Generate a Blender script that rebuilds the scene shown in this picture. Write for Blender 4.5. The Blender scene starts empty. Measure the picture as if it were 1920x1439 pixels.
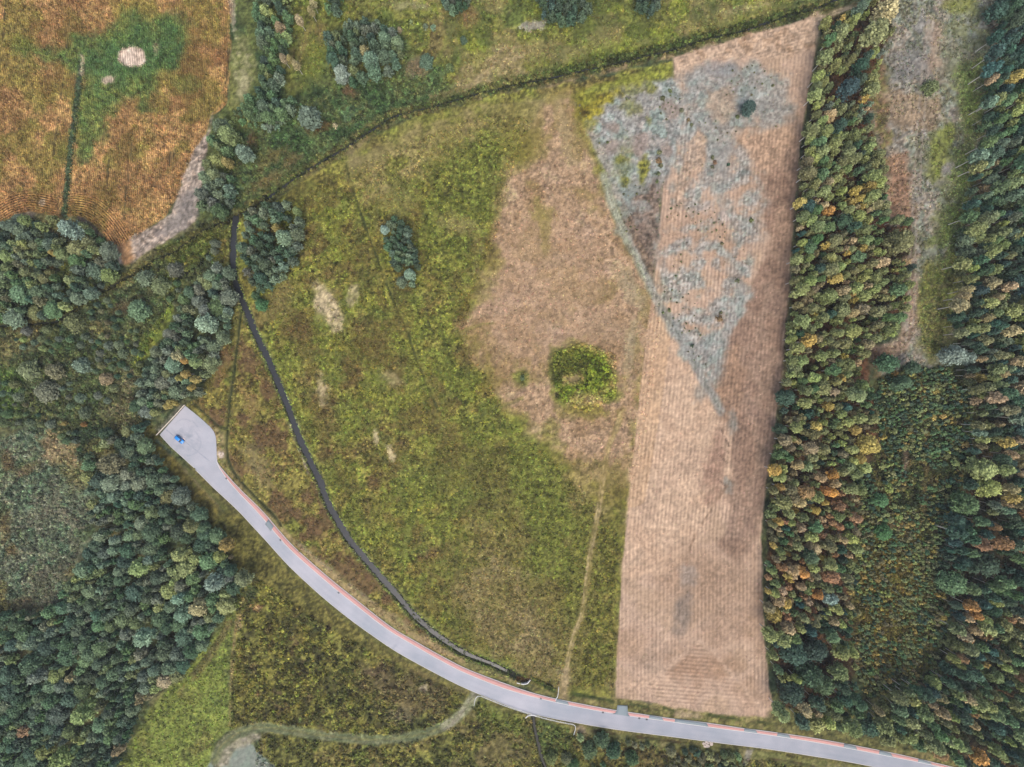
import bpy, math, random
import numpy as np

# ------------------------------------------------------------------ camera, sky, sun, exposure
S = 0.22                      # metres per photo pixel on the ground
CAM_H = 1920 * S / 36 * 24    # flying height for a 24 mm lens
scene = bpy.context.scene
COLL = scene.collection
cam_data = bpy.data.cameras.new('camera')
cam_data.lens = 24
cam_data.sensor_width = 36
cam_data.clip_start = 1
cam_data.clip_end = 20000
cam = bpy.data.objects.new('camera', cam_data)
cam.location = (0, 0, CAM_H)
COLL.objects.link(cam)
scene.camera = cam

SUN_EL, SUN_AZ = 60.0, 178.0   # azimuth clockwise from the top of the photo
world = bpy.data.worlds.new('World')
scene.world = world
world.use_nodes = True
wn = world.node_tree
sky = wn.nodes.new('ShaderNodeTexSky')
sky.sky_type = 'NISHITA'
sky.sun_disc = False
sky.sun_elevation = math.radians(SUN_EL)
sky.sun_rotation = math.radians(SUN_AZ)
sky.air_density = 1.0
sky.dust_density = 4.0
hs = wn.nodes.new('ShaderNodeHueSaturation')     # an overcast sky is greyer than a clear one
hs.inputs['Saturation'].default_value = 0.72
wn.links.new(sky.outputs['Color'], hs.inputs['Color'])
wn.links.new(hs.outputs['Color'], wn.nodes['Background'].inputs['Color'])
wn.nodes['Background'].inputs['Strength'].default_value = 0.15
sun_data = bpy.data.lights.new('sun', 'SUN')
sun_data.energy = 1.15
sun_data.angle = math.radians(28)
sun_data.color = (1.0, 0.90, 0.76)
sun = bpy.data.objects.new('sun', sun_data)
sun.rotation_euler = (math.radians(90 - SUN_EL), 0, math.radians(180 - SUN_AZ))
COLL.objects.link(sun)
scene.view_settings.view_transform = 'Standard'
scene.view_settings.look = 'None'
scene.view_settings.gamma = 1
scene.view_settings.use_curve_mapping = False
scene.view_settings.exposure = 0.68
HAZE = 0.00008                # density of a thin haze added to lift the dark tones
KEXP = 1.6                    # photo brightness of a sunlit flat surface / its albedo

# ------------------------------------------------------------------ helpers
rng = np.random.default_rng(7)
pyr = random.Random(11)

def W(px, py):
    return ((px - 959.5) * S, (719.0 - py) * S)

def lin(c):
    c = np.asarray(c, float) / 255.0
    return np.where(c <= 0.04045, c / 12.92, ((c + 0.055) / 1.055) ** 2.4)

def alb(c, gain=1.0):
    return np.clip(lin(c) / KEXP * gain, 0.004, 0.8)

_T = np.random.default_rng(3).random((64, 256, 256)).astype(np.float32)

def vn(x, y, seed=0):
    x = np.asarray(x, np.float32); y = np.asarray(y, np.float32)
    xi = np.floor(x); yi = np.floor(y)
    fx = x - xi; fy = y - yi
    fx = fx * fx * (3 - 2 * fx); fy = fy * fy * (3 - 2 * fy)
    xi = xi.astype(np.int32); yi = yi.astype(np.int32)
    t = _T[seed % 64]
    a = t[xi & 255, yi & 255]; b = t[(xi + 1) & 255, yi & 255]
    c = t[xi & 255, (yi + 1) & 255]; d = t[(xi + 1) & 255, (yi + 1) & 255]
    return (a * (1 - fx) + b * fx) * (1 - fy) + (c * (1 - fx) + d * fx) * fy

def fbm(x, y, scale, seed=0, octv=3):
    s = 0; amp = 1.0; tot = 0
    for o in range(octv):
        # every octave turned a little so that the lattice does not show
        ca, sa = math.cos(0.6 + o * 1.1), math.sin(0.6 + o * 1.1)
        k = 2.0 ** o / scale
        s = s + amp * vn((x * ca - y * sa) * k + 17.3 * o + seed * 3.1, (x * sa + y * ca) * k + 5.7 * o + 900, seed + o)
        tot += amp; amp *= 0.55
    return np.clip((s / tot - 0.5) * 1.9 + 0.5, 0, 1)

def sstep(a, b, x):
    t = np.clip((x - a) / (b - a + 1e-9), 0, 1)
    return t * t * (3 - 2 * t)

def seg_d2(x, y, a, b):
    ax, ay = a; bx, by = b
    dx, dy = bx - ax, by - ay
    t = np.clip(((x - ax) * dx + (y - ay) * dy) / (dx * dx + dy * dy + 1e-9), 0, 1)
    return (x - ax - t * dx) ** 2 + (y - ay - t * dy) ** 2

def sdist(poly, x, y):
    d = np.full(x.shape, 1e9, np.float32); ins = np.zeros(x.shape, bool)
    n = len(poly)
    for i in range(n):
        a = poly[i]; b = poly[(i + 1) % n]
        d = np.minimum(d, seg_d2(x, y, a, b))
        if a[1] != b[1]:
            c = ((a[1] > y) != (b[1] > y)) & (x < (b[0] - a[0]) * (y - a[1]) / (b[1] - a[1]) + a[0])
            ins ^= c
    d = np.sqrt(d)
    return np.where(ins, d, -d)

def ldist(pts, x, y):
    d = np.full(x.shape, 1e9, np.float32)
    for a, b in zip(pts, pts[1:]):
        d = np.minimum(d, seg_d2(x, y, a, b))
    return np.sqrt(d)

def smooth(pts, step=6.0):
    P = np.array(pts, float)
    P = np.vstack([2 * P[0] - P[1], P, 2 * P[-1] - P[-2]])
    out = []
    for i in range(1, len(P) - 2):
        p0, p1, p2, p3 = P[i - 1], P[i], P[i + 1], P[i + 2]
        n = max(1, int(np.hypot(*(p2 - p1)) / step))
        for k in range(n):
            t = k / n
            out.append(0.5 * ((2 * p1) + (p2 - p0) * t + (2 * p0 - 5 * p1 + 4 * p2 - p3) * t * t + (3 * p1 - p0 - 3 * p2 + p3) * t ** 3))
    out.append(P[-2])
    return np.array(out)

def tag(o, label=None, cat=None, group=None, kind=None):
    if label: o['label'] = label
    if cat: o['category'] = cat
    if group: o['group'] = group
    if kind: o['kind'] = kind
    return o

def mesh_np(name, verts, faces, k):
    """mesh from numpy arrays, faces all with k corners"""
    me = bpy.data.meshes.new(name)
    verts = np.ascontiguousarray(verts, np.float32); faces = np.ascontiguousarray(faces, np.int32)
    me.vertices.add(len(verts)); me.vertices.foreach_set('co', verts.ravel())
    me.loops.add(faces.size); me.loops.foreach_set('vertex_index', faces.ravel())
    me.polygons.add(len(faces))
    me.polygons.foreach_set('loop_start', np.arange(0, faces.size, k, dtype=np.int32))
    me.polygons.foreach_set('loop_total', np.full(len(faces), k, np.int32))
    me.update(calc_edges=True)
    return me

def attr_col(me, name, col):
    a = me.color_attributes.new(name, 'FLOAT_COLOR', 'POINT')
    rgba = np.ones((len(col), 4), np.float32); rgba[:, :3] = col
    a.data.foreach_set('color', rgba.ravel())

def attr_f(me, name, val):
    a = me.attributes.new(name, 'FLOAT', 'POINT')
    a.data.foreach_set('value', np.ascontiguousarray(val, np.float32))

def link(name, me, mat=None, parent=None, loc=None):
    o = bpy.data.objects.new(name, me)
    if mat is not None:
        me.materials.append(mat)
    if parent is not None: o.parent = parent
    if loc is not None: o.location = loc
    COLL.objects.link(o)
    return o

class MB:
    """collects simple shapes into one mesh"""
    def __init__(s): s.v = []; s.f = []
    def add(s, v, f):
        n = len(s.v); s.v += [tuple(p) for p in v]; s.f += [tuple(i + n for i in q) for q in f]
    def box(s, c, d, rz=0.0):
        x, y, z = d[0] / 2, d[1] / 2, d[2] / 2
        b = min(x, y, z) * 0.25
        ca, sa = math.cos(rz), math.sin(rz)
        v = []
        for zz, k in ((-z, 0), (z - b, 0), (z, b)):
            for (a, e) in ((-1, -1), (1, -1), (1, 1), (-1, 1)):
                px, py = a * (x - k), e * (y - k)
                v.append((c[0] + px * ca - py * sa, c[1] + px * sa + py * ca, c[2] + zz))
        f = [(3, 2, 1, 0), (8, 9, 10, 11)]
        for r in (0, 4):
            for i in range(4):
                j = (i + 1) % 4
                f.append((r + i, r + j, r + 4 + j, r + 4 + i))
        s.add(v, f)
    def tube(s, pts, rad, n=6, cap=True):
        P = [np.array(p, float) for p in pts]
        if not hasattr(rad, '__len__'): rad = [rad] * len(P)
        v = []; f = []
        for i, p in enumerate(P):
            t = P[min(i + 1, len(P) - 1)] - P[max(i - 1, 0)]
            t /= np.linalg.norm(t) + 1e-9
            u = np.cross(t, (0, 0, 1) if abs(t[2]) < 0.9 else (1, 0, 0)); u /= np.linalg.norm(u)
            w = np.cross(t, u)
            for k in range(n):
                a = 2 * math.pi * k / n
                v.append(p + rad[i] * (math.cos(a) * u + math.sin(a) * w))
        for i in range(len(P) - 1):
            for k in range(n):
                j = (k + 1) % n
                f.append((i * n + k, i * n + j, (i + 1) * n + j, (i + 1) * n + k))
        if cap:
            f.append(tuple(range(n - 1, -1, -1))); f.append(tuple((len(P) - 1) * n + k for k in range(n)))
        s.add(v, f)
    def mesh(s, name, shade=False):
        me = bpy.data.meshes.new(name)
        me.from_pydata([tuple(map(float, p)) for p in s.v], [], s.f); me.update()
        if shade:
            me.polygons.foreach_set('use_smooth', np.ones(len(me.polygons), bool))
        return me
    def build(s, name, mat, parent=None, loc=None, shade=False):
        return link(name, s.mesh(name, shade), mat, parent, loc)

# ------------------------------------------------------------------ materials
def new_mat(name):
    m = bpy.data.materials.new(name); m.use_nodes = True
    nt = m.node_tree
    b = nt.nodes['Principled BSDF']
    b.inputs['Roughness'].default_value = 0.95
    b.inputs['Specular IOR Level'].default_value = 0.15
    return m, nt, b

def N(nt, t, **kw):
    n = nt.nodes.new(t)
    for k, v in kw.items(): setattr(n, k, v)
    return n

def mathn(nt, op, a, b=None):
    n = N(nt, 'ShaderNodeMath', operation=op)
    for i, x in enumerate((a, b)):
        if x is None: continue
        if isinstance(x, (int, float)): n.inputs[i].default_value = x
        else: nt.links.new(x, n.inputs[i])
    return n.outputs[0]

def noise(nt, co, scale, detail=3, rough=0.6):
    n = N(nt, 'ShaderNodeTexNoise'); n.inputs['Scale'].default_value = scale
    n.inputs['Detail'].default_value = detail; n.inputs['Roughness'].default_value = rough
    nt.links.new(co, n.inputs['Vector'])
    return n.outputs['Fac']

def vmul(nt, col, fac):
    n = N(nt, 'ShaderNodeVectorMath', operation='SCALE')
    nt.links.new(col, n.inputs[0]); nt.links.new(fac, n.inputs['Scale'])
    return n.outputs[0]

def ground_mat(name, grain=0.5, s1=1.9, s2=5.0, bump=0.35, rows=False):
    m, nt, b = new_mat(name)
    at = N(nt, 'ShaderNodeAttribute', attribute_name='ground_colour')
    co = N(nt, 'ShaderNodeTexCoord').outputs['Object']
    n1 = noise(nt, co, s1, 2); n2 = noise(nt, co, s2, 2)
    f = mathn(nt, 'ADD', mathn(nt, 'MULTIPLY', mathn(nt, 'SUBTRACT', n1, 0.5), grain * 1.5), mathn(nt, 'MULTIPLY', mathn(nt, 'SUBTRACT', n2, 0.5), grain * 1.8))
    hgt = f
    if rows:
        rw = N(nt, 'ShaderNodeAttribute', attribute_name='row').outputs['Fac']
        ra = N(nt, 'ShaderNodeAttribute', attribute_name='row_strength').outputs['Fac']
        sn = mathn(nt, 'SINE', mathn(nt, 'ADD', mathn(nt, 'MULTIPLY', rw, 2 * math.pi), mathn(nt, 'MULTIPLY', noise(nt, co, 0.35, 2), 0.5)))
        rr = mathn(nt, 'MULTIPLY', mathn(nt, 'MULTIPLY', sn, ra), mathn(nt, 'ADD', mathn(nt, 'MULTIPLY', noise(nt, co, 0.16, 2), 2.2), -0.1))
        f = mathn(nt, 'ADD', f, rr)
    f = mathn(nt, 'MAXIMUM', mathn(nt, 'ADD', f, 1.0), 0.15)
    nt.links.new(vmul(nt, at.outputs['Color'], f), b.inputs['Base Color'])
    bp = N(nt, 'ShaderNodeBump'); bp.inputs['Strength'].default_value = bump; bp.inputs['Distance'].default_value = 0.5
    nt.links.new(hgt, bp.inputs['Height']); nt.links.new(bp.outputs['Normal'], b.inputs['Normal'])
    return m

def leaf_mat(name, attr=None, trans=0.12):
    """foliage: per leaf variation and painted inner shade times the colour of the plant (object colour, or an attribute on the joined ones)"""
    m, nt, b = new_mat(name)
    lv = N(nt, 'ShaderNodeAttribute', attribute_name='leaf_tone').outputs['Fac']
    if attr:
        c = N(nt, 'ShaderNodeAttribute', attribute_name=attr).outputs['Color']
    else:
        c = N(nt, 'ShaderNodeObjectInfo').outputs['Color']
    col = vmul(nt, c, lv)
    nt.links.new(col, b.inputs['Base Color'])
    b.inputs['Roughness'].default_value = 0.7
    tr = N(nt, 'ShaderNodeBsdfTranslucent'); nt.links.new(col, tr.inputs['Color'])
    mx = N(nt, 'ShaderNodeMixShader'); mx.inputs[0].default_value = trans
    nt.links.new(b.outputs[0], mx.inputs[1]); nt.links.new(tr.outputs[0], mx.inputs[2])
    nt.links.new(mx.outputs[0], nt.nodes['Material Output'].inputs['Surface'])
    return m

def plain(name, c, rough=0.8, var=0.15, scale=3.0, spec=0.2, metal=0.0, coat=0.0):
    m, nt, b = new_mat(name)
    co = N(nt, 'ShaderNodeTexCoord').outputs['Object']
    f = mathn(nt, 'ADD', mathn(nt, 'MULTIPLY', mathn(nt, 'SUBTRACT', noise(nt, co, scale, 4), 0.5), 2 * var), 1.0)
    rgb = N(nt, 'ShaderNodeRGB'); rgb.outputs[0].default_value = (*[float(q) for q in c], 1)
    nt.links.new(vmul(nt, rgb.outputs[0], f), b.inputs['Base Color'])
    b.inputs['Roughness'].default_value = rough; b.inputs['Specular IOR Level'].default_value = spec
    b.inputs['Metallic'].default_value = metal; b.inputs['Coat Weight'].default_value = coat
    return m

M_LEAF = leaf_mat('leaves')
M_LEAF_A = leaf_mat('leaves_joined', 'plant_colour')
M_PLANT = leaf_mat('low_plants', 'plant_colour', 0.08)
M_BIRCH = plain('birch_bark', (0.50, 0.48, 0.44), 0.8, 0.35, 1.6)
M_BARK = plain('dark_bark', (0.13, 0.11, 0.09), 0.9, 0.3, 2.0)
M_PINEBARK = plain('pine_bark', (0.20, 0.13, 0.085), 0.9, 0.3, 2.0)
M_WHITE = plain('white_paint', (0.72, 0.73, 0.74), 0.5, 0.06, 2.0)
M_CONC = plain('pale_concrete', (0.56, 0.55, 0.53), 0.85, 0.12, 1.5)
M_KERB = plain('kerb_stone', (0.50, 0.48, 0.47), 0.85, 0.12, 1.0)
M_STONE = plain('pale_stone', (0.55, 0.53, 0.50), 0.85, 0.2, 3.0)
M_SANDHEAP = plain('pale_gravel', (0.50, 0.42, 0.37), 0.95, 0.2, 4.0)
M_WOOD = plain('pale_wood', (0.58, 0.51, 0.44), 0.8, 0.12, 2.0)
M_IRON = plain('cast_iron', (0.06, 0.06, 0.065), 0.6, 0.2, 6.0)

# ------------------------------------------------------------------ the lie of the land: outlines in photo pixels
CORN = [(-260, -220), (446, -220), (440, 0), (433, 67), (430, 133), (425, 196), (410, 208), (394, 214), (384, 253), (367, 283), (347, 327), (331, 373), (310, 407), (277, 428), (233, 462), (222, 470), (207, 462), (196, 445), (180, 425), (160, 410), (138, 406), (118, 408), (90, 402), (55, 396), (25, 404), (0, 418), (-260, 470)]
SANDY = [(398, 210), (384, 253), (367, 283), (347, 327), (331, 373), (310, 407), (277, 428), (236, 455), (205, 462), (228, 496), (246, 494), (290, 466), (335, 442), (369, 412), (372, 385), (380, 350), (378, 325), (386, 290), (393, 255), (396, 230)]
STREAM = smooth([(1640, -40), (1560, 2), (1532, 14), (1478, 29), (1437, 42), (1393, 57), (1327, 72), (1260, 93), (1207, 105), (1147, 120), (1093, 131), (1043, 143), (957, 160), (903, 173), (833, 193), (780, 207), (737, 218), (713, 233), (687, 250), (657, 270), (630, 287), (603, 302), (560, 328), (530, 350), (480, 385), (446, 404)])
DITCHW = smooth([(446, 404), (410, 418), (367, 440), (333, 467), (300, 483), (250, 513), (200, 543), (160, 563), (110, 600), (50, 608), (0, 612), (-120, 622)])
CANAL = smooth([(441, 404), (437, 440), (436, 480), (437, 512), (447, 550), (462, 585), (480, 630), (500, 670), (518, 713), (535, 753), (549, 792), (563, 828), (585, 875), (599, 903), (611, 937), (627, 967), (652, 1009), (682, 1046), (712, 1081), (742, 1115), (772, 1150), (802, 1178), (833, 1202), (872, 1226), (922, 1246), (955, 1262), (984, 1277)])
DITCHS = smooth([(452, 582), (447, 620), (440, 680), (432, 740), (427, 790), (424, 830), (428, 866), (445, 896), (480, 934), (512, 966), (525, 985)])
DITCHP = [(361, 756), (388, 780), (408, 799), (423, 804)]
DITCHB = smooth([(999, 1343), (1003, 1370), (1010, 1400), (1016, 1425), (1024, 1445), (1040, 1500)])
DITCHN = smooth([(325, 530), (345, 515), (372, 497), (390, 475)])
ROAD_L = [(366, 880), (377, 891), (400, 914), (425, 937), (450, 961), (475, 988), (500, 1015), (525, 1043), (550, 1069), (600, 1115), (650, 1156), (698, 1191), (746, 1223), (813, 1260), (873, 1290), (960, 1326), (1010, 1341), (1076, 1354), (1160, 1368), (1260, 1381), (1360, 1394), (1440, 1404), (1523, 1417), (1590, 1428), (1650, 1440), (1760, 1464), (1960, 1512), (2200, 1575)]
ROAD_I = [(406, 856), (407, 870), (424, 897), (447, 924), (474, 952), (494, 974), (514, 998), (539, 1026), (569, 1054), (619, 1097), (659, 1129), (724, 1179), (775, 1210), (826, 1239), (876, 1264), (960, 1296), (1060, 1321), (1150, 1338), (1226, 1349), (1326, 1363), (1439, 1378), (1540, 1394), (1640, 1413), (1740, 1433), (1790, 1445), (1960, 1487), (2200, 1550)]
ROAD_O = [(406.8, 857), (408, 868), (428, 893), (452, 919), (480, 946), (500, 967), (520, 991), (545, 1019), (575, 1047), (625, 1090), (665, 1122), (730, 1173), (780, 1203), (830, 1231), (880, 1256), (960, 1286), (1003, 1300), (1043, 1310), (1093, 1320), (1146, 1330), (1193, 1337), (1260, 1347), (1326, 1355), (1393, 1365), (1440, 1371), (1523, 1383), (1606, 1398), (1690, 1415), (1783, 1437), (1960, 1480), (2200, 1543)]
PARKING = [(346.6, 760.8), (369, 778.5), (385.6, 793), (398, 805.6), (403.3, 816), (405, 828.5), (405.6, 844), (406.5, 868), (377, 889), (363.7, 876.5), (343, 857.7), (320, 837), (299.7, 814.5)]
ROAD_ALL = PARKING[:7] + ROAD_O + ROAD_L[::-1] + PARKING[9:]
STUBBLE = [(1262, 108), (1300, 97), (1400, 66), (1480, 46), (1535, 24), (1531, 60), (1525, 120), (1505, 230), (1490, 370), (1480, 500), (1470, 640), (1452, 800), (1436, 900), (1427, 1000), (1429, 1100), (1434, 1200), (1442, 1290), (1452, 1347), (1390, 1344), (1290, 1333), (1215, 1317), (1153, 1309), (1158, 1200), (1165, 1080), (1174, 980), (1185, 880), (1199, 740), (1216, 600), (1222, 550), (1232, 440), (1240, 380), (1243, 330), (1258, 260), (1268, 180)]
MEADOW = [(446, 412), (500, 385), (560, 345), (610, 312), (660, 285), (740, 234), (800, 212), (880, 192), (960, 172), (1060, 158), (1150, 138), (1262, 112), (1266, 180), (1258, 260), (1243, 330), (1232, 440), (1222, 550), (1199, 740), (1174, 980), (1158, 1200), (1153, 1312), (1050, 1308), (985, 1280), (900, 1240), (830, 1205), (770, 1150), (710, 1082), (650, 1010), (598, 905), (548, 792), (518, 715), (480, 630), (450, 560), (437, 500)]
HEATH_W = [(1078, 196), (1110, 170), (1180, 156), (1262, 140), (1285, 190), (1275, 250), (1262, 300), (1245, 340), (1238, 400), (1232, 470), (1224, 550), (1200, 492), (1170, 425), (1142, 345), (1112, 275)]
HEATH_E = [(1268, 150), (1300, 128), (1345, 118), (1420, 118), (1478, 150), (1484, 200), (1470, 236), (1420, 244), (1385, 240), (1375, 260), (1395, 300), (1420, 325), (1432, 390), (1418, 460), (1402, 560), (1380, 600), (1350, 660), (1335, 720), (1310, 705), (1280, 660), (1245, 600), (1226, 560), (1236, 500), (1244, 420), (1258, 340), (1275, 250)]
CLEARING = [(1668, -60), (1885, -60), (1876, 0), (1872, 90), (1856, 160), (1848, 260), (1828, 330), (1815, 420), (1798, 560), (1782, 640), (1765, 684), (1720, 700), (1650, 700), (1622, 655), (1660, 640), (1694, 630), (1702, 560), (1716, 470), (1708, 415), (1668, 420), (1660, 330), (1646, 260), (1628, 200), (1640, 130), (1672, 60)]
STRIP = [(1545, 36), (1580, 30), (1640, -10), (1672, -10), (1674, 55), (1652, 110), (1632, 180), (1632, 240), (1650, 300), (1666, 370), (1664, 405), (1706, 412), (1716, 450), (1704, 530), (1700, 590), (1672, 630), (1628, 640), (1616, 690), (1640, 760), (1648, 830), (1622, 880), (1606, 960), (1604, 1080), (1592, 1170), (1600, 1280), (1620, 1345), (1560, 1345), (1500, 1336), (1462, 1325), (1444, 1200), (1438, 1090), (1438, 1000), (1448, 900), (1464, 800), (1480, 640), (1490, 500), (1500, 370), (1516, 230), (1536, 120)]
EASTWOOD = [(1890, -80), (1880, 60), (1868, 150), (1856, 250), (1836, 340), (1822, 430), (1808, 560), (1796, 640), (1802, 700), (1830, 740), (1832, 820), (1812, 890), (1798, 960), (1775, 1010), (1766, 1080), (1786, 1140), (1790, 1220), (1760, 1280), (1700, 1290), (1620, 1350), (1650, 1385), (1750, 1410), (1830, 1440), (2060, 1500), (2060, -80)]
THICKET = [(1650, 712), (1690, 690), (1790, 690), (1826, 750), (1826, 820), (1806, 890), (1790, 960), (1768, 1010), (1760, 1080), (1778, 1140), (1782, 1220), (1752, 1276), (1690, 1290), (1630, 1310), (1604, 1250), (1596, 1170), (1608, 1080), (1610, 960), (1626, 880), (1652, 830), (1644, 760)]
STAND = [(0, 420), (30, 408), (90, 410), (140, 416), (176, 432), (198, 460), (216, 505), (190, 540), (140, 566), (90, 592), (0, 600), (-120, 610), (-120, 450)]
BAND = [(400, 500), (425, 508), (430, 570), (420, 640), (390, 690), (372, 740), (330, 755), (282, 778), (252, 768), (262, 710), (300, 640), (330, 590), (352, 540)]
LOWER = [(190, 815), (255, 800), (300, 870), (350, 925), (395, 985), (430, 1040), (446, 1095), (425, 1140), (385, 1200), (330, 1270), (262, 1320), (235, 1390), (205, 1450), (180, 1560), (-150, 1560), (-150, 1160), (0, 1150), (85, 1150), (125, 1090), (165, 1000), (150, 920), (145, 860)]
SCRUBW = [(-100, 615), (60, 618), (120, 608), (170, 575), (250, 520), (330, 475), (400, 430), (400, 495), (340, 545), (310, 600), (265, 680), (255, 770), (285, 800), (230, 815), (150, 850), (60, 800), (-100, 790)]
COLUMN = [(472, -60), (545, -60), (540, 60), (528, 130), (512, 180), (560, 190), (555, 215), (520, 225), (470, 215), (445, 205), (455, 185), (488, 160), (492, 110), (480, 50)]
FALLOW = [(446, 1115), (470, 1075), (520, 1110), (600, 1165), (700, 1225), (790, 1270), (884, 1304), (862, 1338), (830, 1362), (760, 1384), (690, 1386), (600, 1378), (530, 1366), (480, 1362), (448, 1374), (430, 1366), (432, 1250)]
BRIGHTG = [(452, 1105), (440, 1160), (432, 1250), (430, 1364), (408, 1384), (396, 1410), (386, 1500), (170, 1500), (215, 1440), (262, 1360), (310, 1300), (360, 1240), (420, 1170), (440, 1118)]
SEEDED = [(380, 1500), (388, 1438), (404, 1408), (422, 1388), (444, 1380), (466, 1392), (490, 1414), (512, 1434), (560, 1500)]
TRACK_G = smooth([(889, 1303), (878, 1322), (862, 1340), (838, 1358), (800, 1374), (745, 1384), (690, 1386), (640, 1383), (590, 1377), (540, 1369), (495, 1364), (465, 1367), (435, 1382), (412, 1402), (402, 1425)])
TRACK_M = smooth([(1167, 767), (1157, 797), (1140, 840), (1133, 880), (1124, 940), (1118, 978), (1108, 1027), (1100, 1087), (1092, 1146), (1076, 1193), (1063, 1243), (1056, 1306)])
DRAIN_M = smooth([(650, 310), (664, 355), (682, 412), (710, 487), (733, 550), (760, 607), (780, 667), (807, 730), (822, 770)])

# ------------------------------------------------------------------ the ground sheet: one fine grid, cut into its fields
def axis(a, m, fine, coarse):
    n = int(round(2 * a / fine)); inner = np.linspace(-a, a, n + 1)
    k = int(round(m / coarse)); out = np.arange(1, k + 1) * (m / k)
    return np.concatenate([-a - out[::-1], inner, a + out])
GX = axis(214, 46, 0.58, 2.0); GY = axis(161, 42, 0.58, 2.0)
NX, NY = len(GX), len(GY)
XX, YY = np.meshgrid(GX, GY)
PX = (XX / S + 959.5).astype(np.float32).ravel(); PY = (719.0 - YY / S).astype(np.float32).ravel()
NV = PX.size
COL = np.zeros((NV, 3), np.float32)
HGT = np.zeros(NV, np.float32); ROW = np.zeros(NV, np.float32); ROWA = np.zeros(NV, np.float32)
ZONES = ['scrubland', 'corn_field', 'meadow', 'stubble_field', 'heath', 'woodland_floor', 'grassland', 'fallow_field', 'seeded_field', 'verge']
ZON = np.zeros(NV, np.int8)
EXCL = np.zeros(NV, bool)
_seed = [1]

def nseed():
    _seed[0] += 7
    return _seed[0] % 61

def near(b, pad):
    return np.nonzero((PX > b[0] - pad) & (PX < b[2] + pad) & (PY > b[1] - pad) & (PY < b[3] + pad))[0]

def bbox(p):
    p = np.asarray(p); return (*p.min(0), *p.max(0))

def palette(cols, x, y, cs, sp, seed):
    cols = np.asarray(cols, np.float32)
    if cols.ndim == 1: cols = cols[None]
    n = len(cols)
    if n == 1:
        c = np.repeat(cols, len(x), 0)
    else:
        t = fbm(x, y, cs, seed, 4) * (n - 1)
        t = np.clip((t - (n - 1) / 2) * 1.25 + (n - 1) / 2, 0, n - 1.001)
        i = t.astype(int); f = (t - i)[:, None]
        c = cols[i] * (1 - f) + cols[i + 1] * f
    if sp:
        k = 1 + sp * ((fbm(x, y, 3.6, seed + 5, 2) - 0.5) * 1.5 + (fbm(x, y, 9, seed + 9, 2) - 0.5) * 0.6)
        c = c * k[:, None]
    return c

def put(i, m, c):
    m = m[:, None]
    COL[i] = COL[i] * (1 - m) + c * m

def area(poly, cols, soft=6, warp=6, ws=24, a=1.0, cs=40, sp=0.3, zone=None, thr=None, tscale=30, tsoft=0.12):
    i = near(bbox(poly), soft + warp + 2); x, y = PX[i], PY[i]; sd0 = nseed()
    wx = (fbm(x, y, ws, sd0, 3) - 0.5) * 2 * warp; wy = (fbm(x, y, ws, sd0 + 3, 3) - 0.5) * 2 * warp
    d = sdist(poly, x + wx, y + wy)
    m = sstep(-soft, soft, d)
    if zone is not None:
        z = ZONES.index(zone); ZON[i[d > 0]] = z
    if thr is not None:
        m = m * sstep(thr - tsoft, thr + tsoft, fbm(x, y, tscale, sd0 + 11, 4))
    put(i, m * a, palette(cols, x, y, cs, sp, sd0 + 1))

def blob(cx, cy, rx, ry, rot, cols, soft=0.35, a=1.0, cs=14, sp=0.25, warp=0.35, ws=None):
    r = max(rx, ry) * (1 + soft + warp)
    i = near((cx - r, cy - r, cx + r, cy + r), 2); x, y = PX[i], PY[i]; s0 = nseed()
    ca, sa = math.cos(math.radians(rot)), math.sin(math.radians(rot))
    u = ((x - cx) * ca + (y - cy) * sa) / rx; v = (-(x - cx) * sa + (y - cy) * ca) / ry
    d = 1 - np.hypot(u, v) + (fbm(x, y, ws or max(6, min(rx, ry) * 0.9), s0, 3) - 0.5) * 2 * warp
    put(i, sstep(-soft, soft, d) * a, palette(cols, x, y, cs, sp, s0 + 1))

def stroke(pts, hw, cols, soft=2, a=1.0, cs=20, sp=0.25, warp=1.5, depth=0, brk=0.0, excl=False, dsoft=None, ws=14):
    i = near(bbox(pts), hw + soft + warp + 3); x, y = PX[i], PY[i]; s0 = nseed()
    d = ldist([tuple(p) for p in pts], x, y) + (fbm(x, y, ws, s0, 3) - 0.5) * 2 * warp
    m = 1 - sstep(hw - soft, hw + soft, d)
    if brk:
        m = m * sstep(brk - 0.2, brk + 0.2, fbm(x, y, 26, s0 + 4, 3))
    if cols is not None:
        put(i, m * a, palette(cols, x, y, cs, sp, s0 + 1))
    if depth:
        ds = dsoft or soft
        HGT[i] -= depth * (1 - sstep(hw - ds, hw + ds, ldist([tuple(p) for p in pts], x, y)))
    if excl:
        EXCL[i[d < hw + 1]] = True

# --- base: rough wet scrub
allp = np.arange(NV)
COL[:] = palette([(58, 72, 50), (74, 84, 52), (92, 96, 58), (70, 84, 56), (98, 98, 64), (112, 108, 68)], PX, PY, 60, 0.45, 2)

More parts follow.
